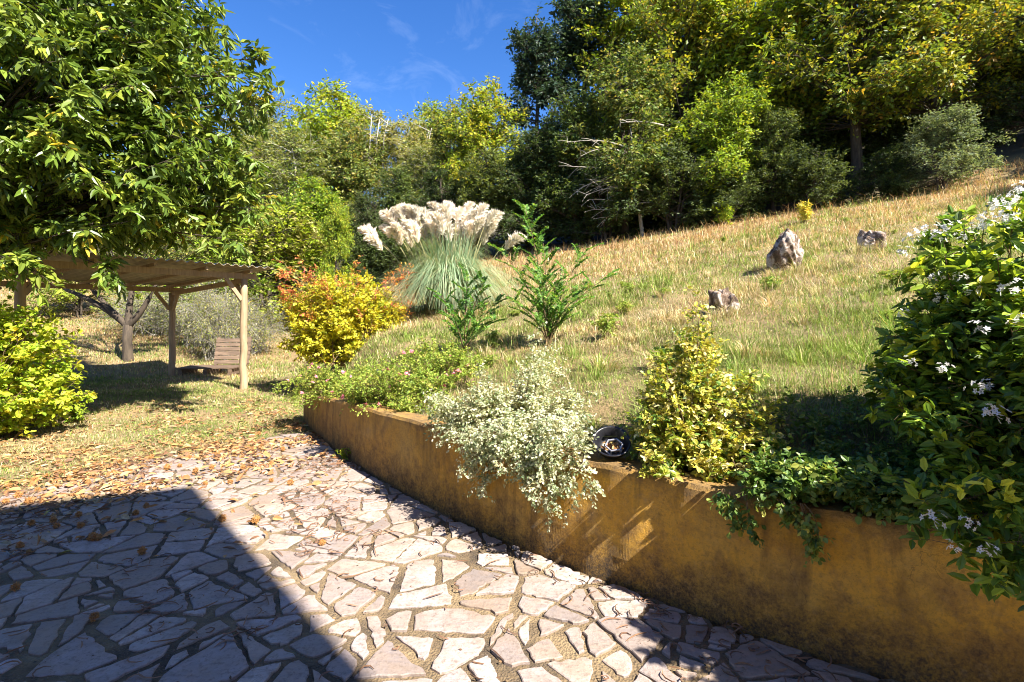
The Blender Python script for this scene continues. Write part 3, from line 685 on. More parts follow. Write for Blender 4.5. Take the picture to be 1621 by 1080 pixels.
GR = 'trees of the wood on the slope'; GL = 'trees of the thicket on the left hillside'
TREES = [  # kind, u, depth, top v, label, group, extra width
 ('olive', 715, 33, 172, 'yellowish tree at the left end of the dark wood, right below the open sky', GR, 1),
 ('autumn2', 768, 30, 128, 'green and gold tree stepping up left of the dark blue-green spire', GR, 1),
 ('oak', 700, 27.5, 262, 'dark evergreen tree directly behind the left part of the pampas plumes', GR, 1.1),
 ('oak2', 770, 26.5, 235, 'dark evergreen tree directly behind the right part of the pampas plumes', GR, 1.15),
 ('spire', 850, 31, 18, 'tall dark blue-green tree standing out against the sky at the edge of the wood', GR, 1),
 ('oak', 845, 26, 205, 'dark evergreen in the shade below the blue-green spire', GR, 1.15),
 ('oak2', 912, 25, 150, 'dark evergreen left of the bleached dead branches', GR, 1.1),
 ('spire', 925, 32, -35, 'thin crowned tree with sky showing through, right of the dark spire', GR, 1.1),
 ('olive', 990, 24, 78, 'big olive green tree leaning out over the bleached dead branches', GR, 1.15),
 ('autumn2', 1015, 31, -70, 'tall tree rising behind the big olive green tree', GR, 1),
 ('autumn', 1085, 27, -60, 'tall oak between the olive green tree and the bright lime green tree', GR, 1),
 ('bush', 1065, 22.5, 230, 'dark green bush at the meadow edge right of the dead branches', GR, 1.2),
 ('lime', 1185, 26, -50, 'tall lime green tree at the middle of the wood', GR, 1.1),
 ('lime', 1150, 22.3, 118, 'bright yellow-green tree standing forward in front of the tall lime green tree', GR, 1.0),
 ('bush', 1150, 21.5, 268, 'low dark bush under the bright yellow-green tree', GR, 1.3),
 ('autumn', 1275, 26, -60, 'tall oak left of the gap of sky at the top of the wood', GR, 1),
 ('oak2', 1225, 22, 165, 'dark tree with shaded foliage left of the bare dark trunk', GR, 1.05),
 ('autumn', 1358, 22.5, -150, 'oak with a thick bare dark trunk rising from the meadow edge', GR, 1.0),
 ('autumn2', 1425, 24.5, -70, 'golden green oak right of the bare dark trunk', GR, 1),
 ('autumn', 1475, 21.5, -130, 'oak with a thin reddish trunk above the grey-green bush', GR, 1),
 ('bush', 1285, 20.8, 232, 'low dark bush in the shade left of the bare dark trunk', GR, 1.2),
 ('autumn2', 1550, 22, -90, 'autumn tinted oak near the right edge of the picture', GR, 1.05),
 ('bushg', 1490, 18.8, 172, 'broad grey-green bush at the top of the meadow', GR, 1.15),
 ('bush', 1400, 20.2, 235, 'dark bush between the bare dark trunk and the grey-green bush', GR, 1.1),
 ('oak', 1625, 20.5, 20, 'dark evergreen at the right edge of the picture above the white flowering shrub', GR, 1.2),
 ('bush', 622, 20.5, 372, 'dark bush at the foot of the hillside behind the leftmost pampas plume', GL, 1.3), ('bush', 585, 21.5, 365, 'dark bush right of the lime yellow sapling', GL, 1.2),
 ('bush', 960, 23.6, 255, 'low dark bush under the bleached dead branches', GR, 1.3),
 ('oak2', 1040, 29, 60, 'dark tree in the second row of the wood', GR, 1.2), ('oak2', 1130, 30, 40, 'dark tree in the second row of the wood', GR, 1.2),
 ('oak', 1320, 29, 90, 'dark tree in the second row of the wood', GR, 1.2), ('oak2', 1430, 29, 60, 'dark tree in the second row of the wood', GR, 1.2),
 ('oak', 1530, 27, 40, 'dark tree in the second row of the wood', GR, 1.2), ('oak', 1235, 30, 60, 'dark tree in the second row of the wood', GR, 1.2),
 ('autumn', 1640, 25, -60, 'dark tree in the second row of the wood', GR, 1.1),
 # left hillside
 ('pale2', 432, 36, 150, 'grey-olive slender tree beside the edge of the big chestnut crown', GL, 1.1),
 ('lime', 522, 35, 140, 'round topped yellow-green tree, highest of the left hillside', GL, .9),
 ('pale', 585, 33, 160, 'slender tree with pale bare stems left of the middle of the hillside', GL, 1.3),
 ('pale', 640, 33, 172, 'slender tree with pale bare stems nearest the dark wood', GL, 1.3),
 ('lime', 680, 42, 168, 'small loose yellow tree on the skyline between hillside and dark wood', GL, .8),
 ('pale2', 395, 30, 185, 'pale stemmed tree half covered by the chestnut crown', GL, 1.2),
 ('pale2', 480, 29, 205, 'thin tree with whitish stems below the round topped yellow-green tree', GL, 1.2),
 ('olive', 560, 31, 200, 'olive green tree in the middle of the left hillside', GL, 1.1),
 ('oak2', 628, 29, 262, 'dark green tree left of the pampas plumes', GL, 1.0),
 ('pale2', 665, 31, 225, 'olive tree on the hillside just above the left pampas plumes', GL, 1.2),
 ('bushy', 425, 22, 318, 'yellow-green bush right of the pergola roof', GL, 1.3),
 ('lime', 490, 24, 285, 'yellow-green tree above the red tipped shrub', GL, 1.0),
 ('oak', 585, 23.5, 300, 'dark grey-green tree between the lime sapling and the pampas', GL, .9),
 ('lime', 535, 20, 322, 'slim lime yellow sapling above the red tipped shrub', GL, .62),
 ('oak2', 645, 25, 318, 'dark bush shaped tree behind the leftmost pampas plume', GL, 1.0),
 ('bushy', 350, 21, 345, 'light bush behind the pergola roof', GL, 1.3), ('olive', 330, 30, 220, 'hillside tree behind the chestnut crown', GL, 1.2),
 ('olive', 240, 29, 230, 'hillside tree behind the chestnut crown', GL, 1.2), ('pale2', 140, 27, 230, 'hillside tree behind the chestnut crown', GL, 1.2),
 ('olive', 40, 26, 200, 'hillside tree behind the chestnut crown', GL, 1.2), ('lime', -60, 24, 180, 'hillside tree behind the chestnut crown', GL, 1.2),
 ('bushy', 250, 22, 400, 'light bush behind the fruit tree', GL, 1.3), ('bushy', 130, 20, 395, 'light bush behind the left shrub', GL, 1.3),
]
for j, (u, d) in enumerate([(840, 30), (930, 29), (1010, 27), (1090, 26), (1190, 25), (1270, 24.5), (1340, 25.5), (1420, 23.5), (1500, 23), (1580, 22.5)]):
    TREES.append(('bush', u, d, 250 - .12 * (u - 840), 'dark bush in the shade deep between the trunks of the wood', 'bushes deep in the wood', 1.3))
for j, xy in enumerate([(25, 17), (26, 11), (22, 7.5), (29, 20), (24, 2)]):
    TREES.append((['oak', 'autumn', 'oak2', 'oak', 'oak2'][j], xy, 0, 11, 'tree of the wood beyond the right edge of the meadow', GR, 1.1))
usedk = set(); rt = R(5)
for key, u, d, tv, lb, grp, wx in TREES:
    root, H0 = KIND[key]
    if isinstance(u, tuple): x, d = u; h = tv; zg = gz(x, d)
    else: x = (u - CX) * d / FPX; zg = gz(x, d); h = CAM_H + (HY - tv) * d / FPX - zg
    sc = h / (H0 * 1.0); s3 = (sc * wx, sc * wx, sc); loc = (x, d, zg - .05); rz = rt.rand() * 6.28
    if key not in usedk:
        usedk.add(key); root.location = loc; root.rotation_euler = (0, 0, rz); root.scale = s3; root['label'] = lb; root['group'] = grp
    else: copy_thing(root, loc, rz, s3, lb, group=grp)

# bleached dead branches at the wood's edge
rd_ = R(31); p0 = at(965, 262, 22.2)
db = thing('dead_branch', 'bleached bare dead branches reaching out of the dark wood above the meadow', 'branch', (p0[0], p0[1], p0[2]))
n = 13; st = np.c_[rd_.uniform(.5, 2.4, n), rd_.uniform(-.1, .8, n), rd_.uniform(-1.9, 1.8, n)]
en = st + np.c_[-rd_.uniform(1.4, 3.2, n), -rd_.uniform(0, .9, n), rd_.uniform(-.8, .5, n)]
ms, ml = stem_plant(rd_, st, en, PAL, .08, 7, .6, 1, .01, .01, stem_r=.04, sides=5, spread=.5)
tr = MB(); tr.tubes(np.array([[1.6, .5, -3.4], [1.3, .4, -1.2], [1.1, .2, .6], [.9, 0, 1.6]]), np.array([.09, .08, .06, .02]), 7)
ms.build('branch', M_PALE, db); tr.build('trunk', M_GREY, db)

# ------------------------------------------------------------------ chestnut
rc = R(101); cx, cy = -9.2, 7.6; zc = gz(cx, cy)
ch = thing('chestnut_tree', 'big sweet chestnut with long glossy leaves hanging over the pergola at upper left', 'tree', (cx, cy, zc))
m1 = MB(); t = np.linspace(0, 1, 8)[:, None]
m1.tubes(np.array([cx, cy, zc - .3]) + np.array([.5, .2, 7.5]) * t, .3 * np.linspace(1.15, .3, 8), 12)
clob = [(-6.3, 7.3, 4.5, 2.2, 2.0, 1.55), (-5.15, 7.5, 4.6, 1.25, 1.4, 1.5), (-5.4, 7.3, 5.9, 1.1, 1.4, 1.3), (-7.4, 6.8, 3.9, 1.8, 1.7, 1.1), (-7.6, 7.2, 6.4, 2.3, 2.2, 1.9), (-6.4, 7.6, 7.2, 1.7, 1.8, 1.4),
        (-5.3, 7.4, 3.8, 1.2, 1.4, .95), (-9.5, 8.0, 6.5, 2.6, 2.8, 2.6), (-8.5, 6.5, 4.8, 1.8, 1.6, 1.6), (-6.4, 6.9, 3.6, 1.5, 1.3, .85), (-4.75, 7.4, 3.9, 1.0, 1.1, 1.0), (-4.7, 7.5, 5.0, .95, 1.1, 1.2), (-5.5, 7.0, 3.3, 1.2, 1.1, .6)]
tips = crown_tips(rc, clob, 700, .2, 2.8); tips = tips[tips[:, 2] > 1.7 + .138 * tips[:, 1]]
hang = np.array([at(178, 425, 6.8), at(50, 425, 6.4), at(372, 380, 7.0), at(20, 415, 6.2), at(425, 170, 7.2), at(415, 95, 7.3), at(408, 250, 7.2), at(395, 330, 7.1), at(418, 130, 7.2), at(400, 290, 7.2)])
tips = np.vstack([tips, hang]); n = len(tips)
bs = np.array([cx + .3, cy, 0]) + np.c_[np.zeros(n), np.zeros(n), np.clip(tips[:, 2] - 1.2 + rc.randn(n) * .5, 2.2, 6.5)]
bs = bs + (tips - bs) * np.r_[rc.uniform(.35, .7, n - len(hang)), np.full(len(hang), .8)][:, None] + np.c_[np.zeros((n, 2)), np.r_[np.zeros(n - len(hang)), np.full(len(hang), .25)]]
CHS = [((.10, .165, .022), 5), ((.14, .20, .028), 4), ((.07, .12, .02), 3), ((.20, .25, .035), 2), ((.46, .38, .04), .3)]
ms, ml = stem_plant(rc, bs, tips, CHS, .06, 12, .34, 11, .14, .044, T_LONG, .45, .4, .8, .014, .75, ms=m1, tend=.05, end=.55, jit=.35)
# limbs carrying the boughs
q = np.array([l[:3] for l in clob]); b0 = np.array([cx + .25, cy + .1, 0]) + np.c_[np.zeros(len(q)), np.zeros(len(q)), np.clip(q[:, 2] - 1.6, 2.0, 6)]
mid = (b0 + q) / 2 + [0, 0, .35]; tt = np.linspace(0, 1, 7)[None, :, None]
m1.tubes((1 - tt) ** 2 * b0[:, None] + 2 * tt * (1 - tt) * mid[:, None] + tt ** 2 * q[:, None], np.linspace(.11, .03, 7)[None], 7)
O = np.array([cx, cy, zc]); m1.build('trunk', M_BARK, ch, True, O); ml.build('crown', M_GLOSS, ch, False, O)
# green burrs in the crown
bt = tips[rc.choice(n, 40)]
def burr_mesh(rs, r, spikes, col, ln=.55):
    mb = MB(); d = nrm(rs.randn(spikes, 3)); t1 = nrm(np.cross(d, rs.randn(spikes, 3))); t2 = np.cross(d, t1)
    b = d * r * .72; wd = r * .16
    v = np.stack([b + t1 * wd, b - t1 * wd * .5 + t2 * wd * .85, b - t1 * wd * .5 - t2 * wd * .85, d * r * (.8 + ln * rs.rand(spikes, 1))], 1).reshape(-1, 3)
    k = (np.arange(spikes) * 4)[:, None]
    mb.add(v, [k + np.array([[0, 1, 3]]), k + np.array([[1, 2, 3]]), k + np.array([[2, 0, 3]])], np.array(col) * 1.15)
    th = np.linspace(0, np.pi, 7); ph = np.arange(10) * 2 * np.pi / 10
    sv_ = np.stack([np.outer(np.sin(th), np.cos(ph)), np.outer(np.sin(th), np.sin(ph)), np.outer(np.cos(th), np.ones(10))], -1) * r * .78
    ii = np.arange(70).reshape(7, 10); jj = np.roll(ii, -1, 1)
    mb.add(sv_.reshape(-1, 3), [np.stack([ii[:-1], ii[1:], jj[1:], jj[:-1]], -1).reshape(-1, 4)], np.array(col) * .8); return mb
gb = burr_mesh(rc, .038, 90, (.32, .36, .06)).build('burr', M_LITTER, ch)
gb.location = Vector(bt[0] - O)
for p in bt[1:]:
    c = gb.copy(); COL.objects.link(c); c.parent = ch; c.location = Vector(p - O + rc.randn(3) * .08)

# ------------------------------------------------------------------ fruit tree, brush, left shrub
fx, fy = (203 - CX) * 14 / FPX, 14.0; fz = gz(fx, fy); rf = R(55)
ft = thing('fruit_tree', 'small old fruit tree with a short dark trunk forking in three behind the pergola', 'tree', (fx, fy, fz))
m1 = MB(); fork = np.array([0, 0, .95])
m1.tubes(np.array([[0, 0, -.3], [0, 0, .1], [-.02, 0, .5], [0, 0, .98]]), np.array([.17, .13, .115, .12]), 10)
for e, b in (((-1.1, 0, 2.1), (-.5, 0, 1.35)), ((.75, .1, 2.2), (.42, 0, 1.3)), ((0, .3, 2.5), (-.05, .1, 1.6)), ((-1.9, .2, 1.95), (-.9, .1, 1.65))):
    tt = np.linspace(0, 1, 8)[:, None]; m1.tubes((1 - tt) ** 2 * fork + 2 * tt * (1 - tt) * np.array(b) + tt ** 2 * np.array(e), np.linspace(.1, .045, 8), 8)
tips = crown_tips(rf, [(0, 0, 3.2, 2.0, 1.8, .95), (-1.3, .2, 2.8, 1.0, 1.0, .6), (1, 0, 3.0, .9, 1, .7)], 70, .3, 2.15)
bs = np.array([0, 0, 1.9]) + (tips - [0, 0, 1.9]) * .35
ms, ml = stem_plant(rf, bs, tips, OLV, .1, 10, .35, 8, .07, .035, T_OVAL, ms=m1, stem_r=.02)
m1.build('trunk', M_BARK, ft, True); ml.build('crown', M_LEAF, ft)

rb = R(61); gsrc = None
for i, (u, d, hh, wv, lb) in enumerate([(395, 16.5, 1.9, 1.3, 'tangle of bare silvery grey brush right of the pergola post'), (318, 17, 1.7, 1.3, 'tangle of pale grey brush seen under the middle of the pergola roof'),
                                   (250, 18, 1.6, 1.4, 'tangle of pale grey brush behind the fruit tree'), (350, 15.2, 2.3, .9, 'taller pale grey brush just above the pergola roof line')]):
    x = (u - CX) * d / FPX
    if gsrc is None:
        gsrc = thing('dead_brush', lb, 'bush', (x, d, gz(x, d)), 0, 'grey brush behind the pergola')
        n = 150; a = rb.rand(n) * 6.28; r = rb.rand(n) ** .6
        tip = np.c_[np.cos(a) * r * 1.2, np.sin(a) * r * 1.2, .4 + 1.3 * rb.rand(n)]
        ms, ml = stem_plant(rb, np.c_[rb.randn(n, 2) * .2, np.zeros(n)], tip, PAL + OLV + [((.28, .27, .2), 3)], .25, 9, .5, 5, .055, .025, T_QUAD, stem_r=.012, sides=3, droop=.7)
        KIDS[gsrc.name] = [ms.build('twigs', M_GREY, gsrc), ml.build('foliage', M_LEAF, gsrc)]
    else: copy_thing(gsrc, (x, d, gz(x, d)), i * 1.7, (wv, wv, hh / 1.7), lb)

def shrub(name, label, cat, seed, base, tips, pal, leafm=M_LEAF, stemm=M_STEM, origin=None, bspread=.1, **k):
    rs = R(seed); n = len(tips); o = np.asarray(origin if origin is not None else base, float)
    b = np.asarray(base, float) if np.ndim(base) == 2 else np.asarray(base, float) + np.c_[rs.randn(n, 2) * bspread, np.zeros(n) - .03]
    root = thing(name, label, cat, o); ms, ml = stem_plant(rs, b, tips, pal, **k)
    ms.build('stems', stemm, root, loc=o); ml.build('foliage', leafm, root, loc=o); return root
x, y = -6.95, 6.6; z = gz(x, y); r = R(3)
tips = crown_tips(r, [(x, y, z + .95, 1.15, .9, .95), (x + .35, y, z + 1.25, .7, .7, .6), (x - .3, y - .1, z + 1.6, .8, .7, .45), (x + .5, y + .1, z + .6, .75, .7, .55)], 190, .22, z + .1)
LSH = [((0.264, 0.363, 0.025), 4), ((0.363, 0.418, 0.035), 3), ((0.176, 0.286, 0.020), 3), ((0.495, 0.462, 0.050), 1)]
shrub('lit_shrub', 'bright yellow-green leafy shrub at the left edge in front of the pergola', 'shrub', 3, (x, y, z), tips, LSH, bspread=.2, K=11, tl=.2, M=9, ll=.062, lw=.042, stem_r=.009, lift=.1)

# ------------------------------------------------------------------ yellow shrub with red tips
d = 10.1; x = (548 - CX) * d / FPX; z = gz(x, d); r = R(4)
YSH = [((.52, .45, .03), 5), ((.60, .54, .05), 3), ((.36, .40, .03), 3), ((.56, .46, .05), 1.0), ((.52, .28, .06), .2)]
tips = crown_tips(r, [(x, d, z + .85, 1.05, .85, .68), (x - .6, d, z + .85, .7, .65, .5), (x + .5, d, z + .95, .7, .65, .55), (x + .1, d, z + 1.35, .65, .65, .4), (x - .1, d - .2, z + .32, 1.05, .65, .34), (x - .7, d, z + 1.25, .45, .4, .3)], 330, .2, z + .05)
ys_ = shrub('yellow_shrub', 'round golden yellow shrub with reddish shoots left of the pampas grass', 'shrub', 4, (x, d, z), tips, YSH, gain=1.15, bspread=.3, K=10, tl=.2, M=10, ll=.06, lw=.036, stem_r=.008, lift=.1)
o = np.array([x, d, z]); n = 70; a = r.rand(n) * 6.28
b = o + np.c_[np.cos(a) * .75, np.sin(a) * .5, .75 + .75 * r.rand(n)]; tp = b + np.c_[np.cos(a) * .5, np.sin(a) * .3, .12 + .4 * r.rand(n)]
REDT = [((.40, .15, .06), 3), ((.52, .30, .06), 4), ((.32, .08, .06), 1)]
ms, ml = stem_plant(r, b, tp, REDT, .05, 7, .12, 6, .045, .022, stem_r=.005, t0=.2, tend=.2)
ms.build('shoot', M_STEM, ys_, loc=o); ml.build('red_foliage', M_LEAF, ys_, loc=o)

# ------------------------------------------------------------------ pampas grass
d = 11.1; x = (712 - CX) * d / FPX; z = gz(x, d); r = R(8); o = np.array([x, d, z])
pm = thing('pampas_grass', 'large clump of pampas grass with creamy white plumes in the middle of the garden', 'plant', o)
n = 5200; a = r.rand(n) * 6.28; rr = r.rand(n) ** .5 * .45
b = np.c_[np.cos(a) * rr, np.sin(a) * rr, np.zeros(n)]; out = np.c_[np.cos(a), np.sin(a), np.zeros(n)] + r.randn(n, 3) * .25 * [1, 1, 0]
fl = .12 + 1.1 * r.rand(n) ** 1.1; ln = 1.0 + 1.15 * r.rand(n) + .35 * (fl < .45)
tt = np.linspace(0, 1, 6)
P = b[:, None] + out[:, None] * (fl * ln)[:, None, None] * (tt ** 1.7)[None, :, None] * .64
P[..., 2] += ln[:, None] * (tt[None] * 1.05 - (.25 + .75 * fl[:, None]) * tt[None] ** 3 * .95)
sd = nrm(np.cross(out, [0, 0, 1.0])); wd = .0065 * np.array([1, 1, .9, .75, .5, .1])
Vv = np.stack([P - sd[:, None] * wd[None, :, None], P + sd[:, None] * wd[None, :, None]], 2).reshape(n, 12, 3)
k = (np.arange(n) * 12)[:, None, None] + np.array([[2 * i, 2 * i + 1, 2 * i + 3, 2 * i + 2] for i in range(5)])[None]
c = pal_pick(r, n, [((.26, .37, .22), 4), ((.36, .44, .27), 3), ((.18, .28, .14), 3), ((.52, .47, .28), 1.6)])
m1 = MB(); m1.add(Vv.reshape(-1, 3), [k.reshape(-1, 4)], np.repeat(c, 12, 0)); m1.build('leaf_clump', M_GRASS, pm)
def plume(seed, L=.56, bend=.34):
    r = R(seed); mb = MB(); n = 950; t = r.rand(n) ** .9
    ax = np.c_[bend * t ** 2 * L, np.zeros(n), t * L * (1 - .25 * t)]
    a = r.rand(n) * 6.28; rad = .05 * np.sin(np.pi * (t * .86 + .1)) ** .8
    d = nrm(np.c_[np.cos(a) + .8 * bend, np.sin(a), .9 + .5 * r.rand(n) - .5 * t])
    nn = nrm(r.randn(n, 3)); c = pal_pick(r, n, [((.90, .85, .74), 4), ((.92, .89, .82), 3), ((.8, .7, .55), 1)])
    mb.leaves(ax, d, nn, (rad * 2.4 + .03) * (.45 + .9 * r.rand(n)), np.full(n, .0062), c, T_LONG); return mb
rp = R(18); pms = None
spots = [(598, 352, -.45), (628, 334, -.2), (645, 342, -.2), (655, 325, -.15), (668, 338, -.15), (680, 330, -.1), (690, 345, -.1), (636, 356, -.2), (662, 352, -.12), (700, 340, 0), (712, 352, 0),
         (640, 322, -.2), (674, 350, 0), (722, 322, .05), (732, 332, .08), (742, 326, .1), (752, 338, .12), (760, 330, .15), (768, 344, .18), (738, 350, .1), (748, 352, .12), (764, 356, .18), (726, 348, 0),
         (606, 364, -.5), (799, 362, .55), (710, 326, 0), (755, 320, .12), (618, 345, -.3), (652, 360, -.1), (730, 360, .05), (772, 335, .2), (686, 358, 0), (622, 330, -.3), (648, 318, -.2), (662, 318, -.1), (695, 322, -.1), (718, 314, .02), (736, 312, .08), (746, 345, .1), (758, 346, .1), (634, 345, -.2), (770, 326, .2)]
pv = [plume(200 + i) for i in range(4)]; pmesh = []
for i, (u, v_, le) in enumerate(spots):
    dd = d + rp.uniform(-.35, .35); top = at(u, v_ + 24, dd) - o; base = np.array([top[0] * .42, rp.uniform(-.25, .25), .1])
    tt = np.linspace(0, 1, 7)[:, None]; mid = (base + top) / 2 + np.array([-top[0] * .12, 0, .12])
    m1 = MB(); m1.tubes((1 - tt) ** 2 * base + 2 * tt * (1 - tt) * mid + tt ** 2 * top, np.linspace(.013, .008, 7), 5)
    stk = m1.build('flower_stalk', M_STALK if 'M_STALK' in globals() else M_GRASS, pm)
    me = stk.data.color_attributes['Col'].data; me.foreach_set('color', np.tile([.42, .40, .2, 1], len(me)).astype(np.float32))
    if i < 4: pl = pv[i].build('plume', M_PLUME, stk); pmesh.append(pl)
    else: pl = pmesh[i % 4].copy(); COL.objects.link(pl); pl.parent = stk
    s_ = rp.uniform(.8, 1.15); pl.location = Vector(top - np.array([0, 0, .12])); pl.scale = (s_, s_, s_)
    pl.rotation_euler = (rp.randn() * .12, le * 1.1, (math.pi if le < -.05 or (abs(le) <= .05 and rp.rand() < .6) else 0) + rp.randn() * .5)
    if pl.rotation_euler[2] > 1.5: pl.rotation_euler[1] = -le * 1.1 * -1 if False else abs(le) * 1.1

# ------------------------------------------------------------------ pinnate saplings
def sapling(name, label, seed, u, d, stems):
    r = R(seed); x = (u - CX) * d / FPX; z = gz(x, d); o = np.array([x, d, z]); root = thing(name, label, 'young tree', o)
    ms = MB(); ml = MB()
    for (u2, v2, dd, k) in stems:
        top = at(u2, v2, d + dd) - o; L = np.linalg.norm(top); tt = np.linspace(0, 1, 9)[:, None]
        mid = top * .5 + np.array([-top[0] * .25, 0, .1 * L]); cv = lambda t: 2 * t * (1 - t) * mid + t * t * top
        ms.tubes(cv(tt), np.linspace(.010, .003, 9), 5)
        n = int(k * 1.15); t = np.linspace(.15, 1, n)[:, None]; p = cv(t); tg = nrm(2 * (1 - t) * mid + 2 * t * (top - mid))
        a = np.arange(n) * 2.4 + r.rand() * 6; sd = np.c_[np.cos(a), np.sin(a) * .7, np.zeros(n)]
        fl = (.33 + .14 * r.rand(n)) * (1.05 - .45 * t[:, 0]); dirs = nrm(sd * .8 + tg * .55 + [0, 0, .25])
        e = p + dirs * fl[:, None]; e[:, 2] -= fl * .12
        mm = (p + e) / 2 + np.c_[np.zeros((n, 2)), fl * .10]
        q = np.linspace(0, 1, 5)[None, :, None]; ms.tubes((1 - q) ** 2 * p[:, None] + 2 * q * (1 - q) * mm[:, None] + q * q * e[:, None], np.full((1, 5), .0018), 3)
        m = 15; qq = np.linspace(.1, 1, m)[None, :, None]; lp = (1 - qq) ** 2 * p[:, None] + 2 * qq * (1 - qq) * mm[:, None] + qq ** 2 * e[:, None]
        ld = nrm(e - p)[:, None]; ls = nrm(np.cross(ld, [0, 0, 1.0]))
        for sg in (-1, 1):
            dv = nrm(ls * sg + ld * .45 + r.randn(n, m, 3) * .15 + [0, 0, .25]); sc = (.8 + .4 * r.rand(n * m)) * .054
            c = pal_pick(r, n * m, [((.055, .13, .02), 3), ((.085, .17, .025), 3), ((.04, .09, .02), 1), ((.16, .23, .03), .7)])
            ml.leaves(lp.reshape(-1, 3), dv.reshape(-1, 3), nrm(r.randn(n * m, 3) * .3 + [0, -.5, 1]), sc, sc * .48, c * 1.9, T_OVAL)
    ms.build('stem', M_STEM, root); ml.build('foliage', M_LEAF, root); return root
sapling('sapling', 'tall dark green sapling with feathery leaves right of the pampas grass', 5, 868, 6.6,
        [(832, 335, 0, 20), (860, 385, .1, 12), (925, 400, .1, 11), (960, 440, -.1, 10), (795, 400, .05, 11), (815, 478, -.2, 8), (905, 478, -.2, 8), (850, 440, -.2, 9), (880, 450, .2, 8)])
sapling('sapling', 'shorter feathery green sapling in front of the pampas grass', 6, 735, 6.9,
        [(740, 440, 0, 10), (700, 470, 0, 8), (785, 480, .1, 8), (765, 450, -.1, 8), (715, 500, -.2, 6), (780, 510, -.1, 6)])

# ------------------------------------------------------------------ silver shrub spilling over the wall
r = R(9); o = np.array([.02, 4.25, gz(.02, 4.25)])
tips = []
for (u, v_, dd, sx_, sy_, n) in [(770, 640, 4.25, 40, 25, 34), (830, 620, 4.35, 35, 35, 34), (860, 575, 4.6, 22, 22, 16), (730, 665, 4.3, 35, 18, 24), (900, 650, 4.1, 30, 25, 26), (820, 690, 3.85, 50, 18, 40), (880, 730, 3.55, 30, 30, 22),
                                 (890, 790, 3.42, 22, 18, 16), (835, 740, 3.62, 30, 20, 18), (700, 650, 4.45, 18, 14, 12), (930, 720, 3.42, 14, 26, 9), (760, 770, 3.86, 8, 18, 5), (945, 760, 3.32, 8, 12, 4), (765, 720, 3.95, 30, 20, 14), (935, 690, 3.8, 22, 12, 10)]:
    for _ in range(n): tips.append(at(u + r.randn() * sx_ * .75, v_ + r.randn() * sy_ * .75, dd + r.uniform(-.12, .12)))
tips = np.array(tips)
sdv = sdist(tips[:, 0], tips[:, 1])[0]; low = (tips[:, 2] < .78) & (sdv > -.05)
tips[low, 0] -= .72 * (sdv[low] + .09); tips[low, 1] -= .68 * (sdv[low] + .09)
nb_ = len(tips); base = o + np.c_[(tips[:, 0] - o[0]) * .45, np.clip((tips[:, 1] - o[1]) * .35, -.1, .3), np.full(nb_, .08)]
base[:, 2] = np.maximum(G(base[:, 0], base[:, 1]), .74)
SIL = [((.50, .52, .36), 4), ((.62, .62, .46), 3), ((.34, .40, .24), 3), ((.70, .66, .46), 1), ((.20, .27, .14), 1.2)]
shrub('silver_shrub', 'silvery white leaved shrub spilling over the middle of the retaining wall', 'shrub', 9, base, tips, SIL, gain=1.15, origin=o, lift=.22, K=12, tl=.115, M=9, ll=.024, lw=.015, stem_r=.0035, t0=.3, droop=.3, spread=.7)

# ------------------------------------------------------------------ yellow variegated shrub on the wall
r = R(10); x, y = 1.22, 3.32; z = gz(x, y)
tips = crown_tips(r, [(x - .08, y + .1, z + .3, .36, .3, .3), (x + .0, y + .15, z + .55, .24, .22, .3), (x + .03, y + .18, z + .88, .09, .1, .24), (x - .2, y + .1, z + .5, .12, .12, .2), (x - .22, y - .02, z + .16, .3, .22, .2), (x + .24, y + .05, z + .3, .26, .25, .33),
                      (x + .18, y - .22, z + .1, .3, .2, .18), (x - .12, y - .18, z + .06, .3, .18, .16)], 200, .18, z - .02)
EUO = [((.62, .55, .13), 4), ((.50, .50, .07), 4), ((.70, .64, .30), 2), ((.26, .34, .04), 3), ((.10, .18, .03), 2.5)]
shrub('variegated_shrub', 'yellow and cream variegated shrub rising to a point on top of the wall', 'shrub', 10, (x, y, z), tips, EUO, M_GLOSS, gain=1.05, bspread=.12, K=9, tl=.10, M=9, ll=.034, lw=.021, stem_r=.005, lift=.1, tend=.35)

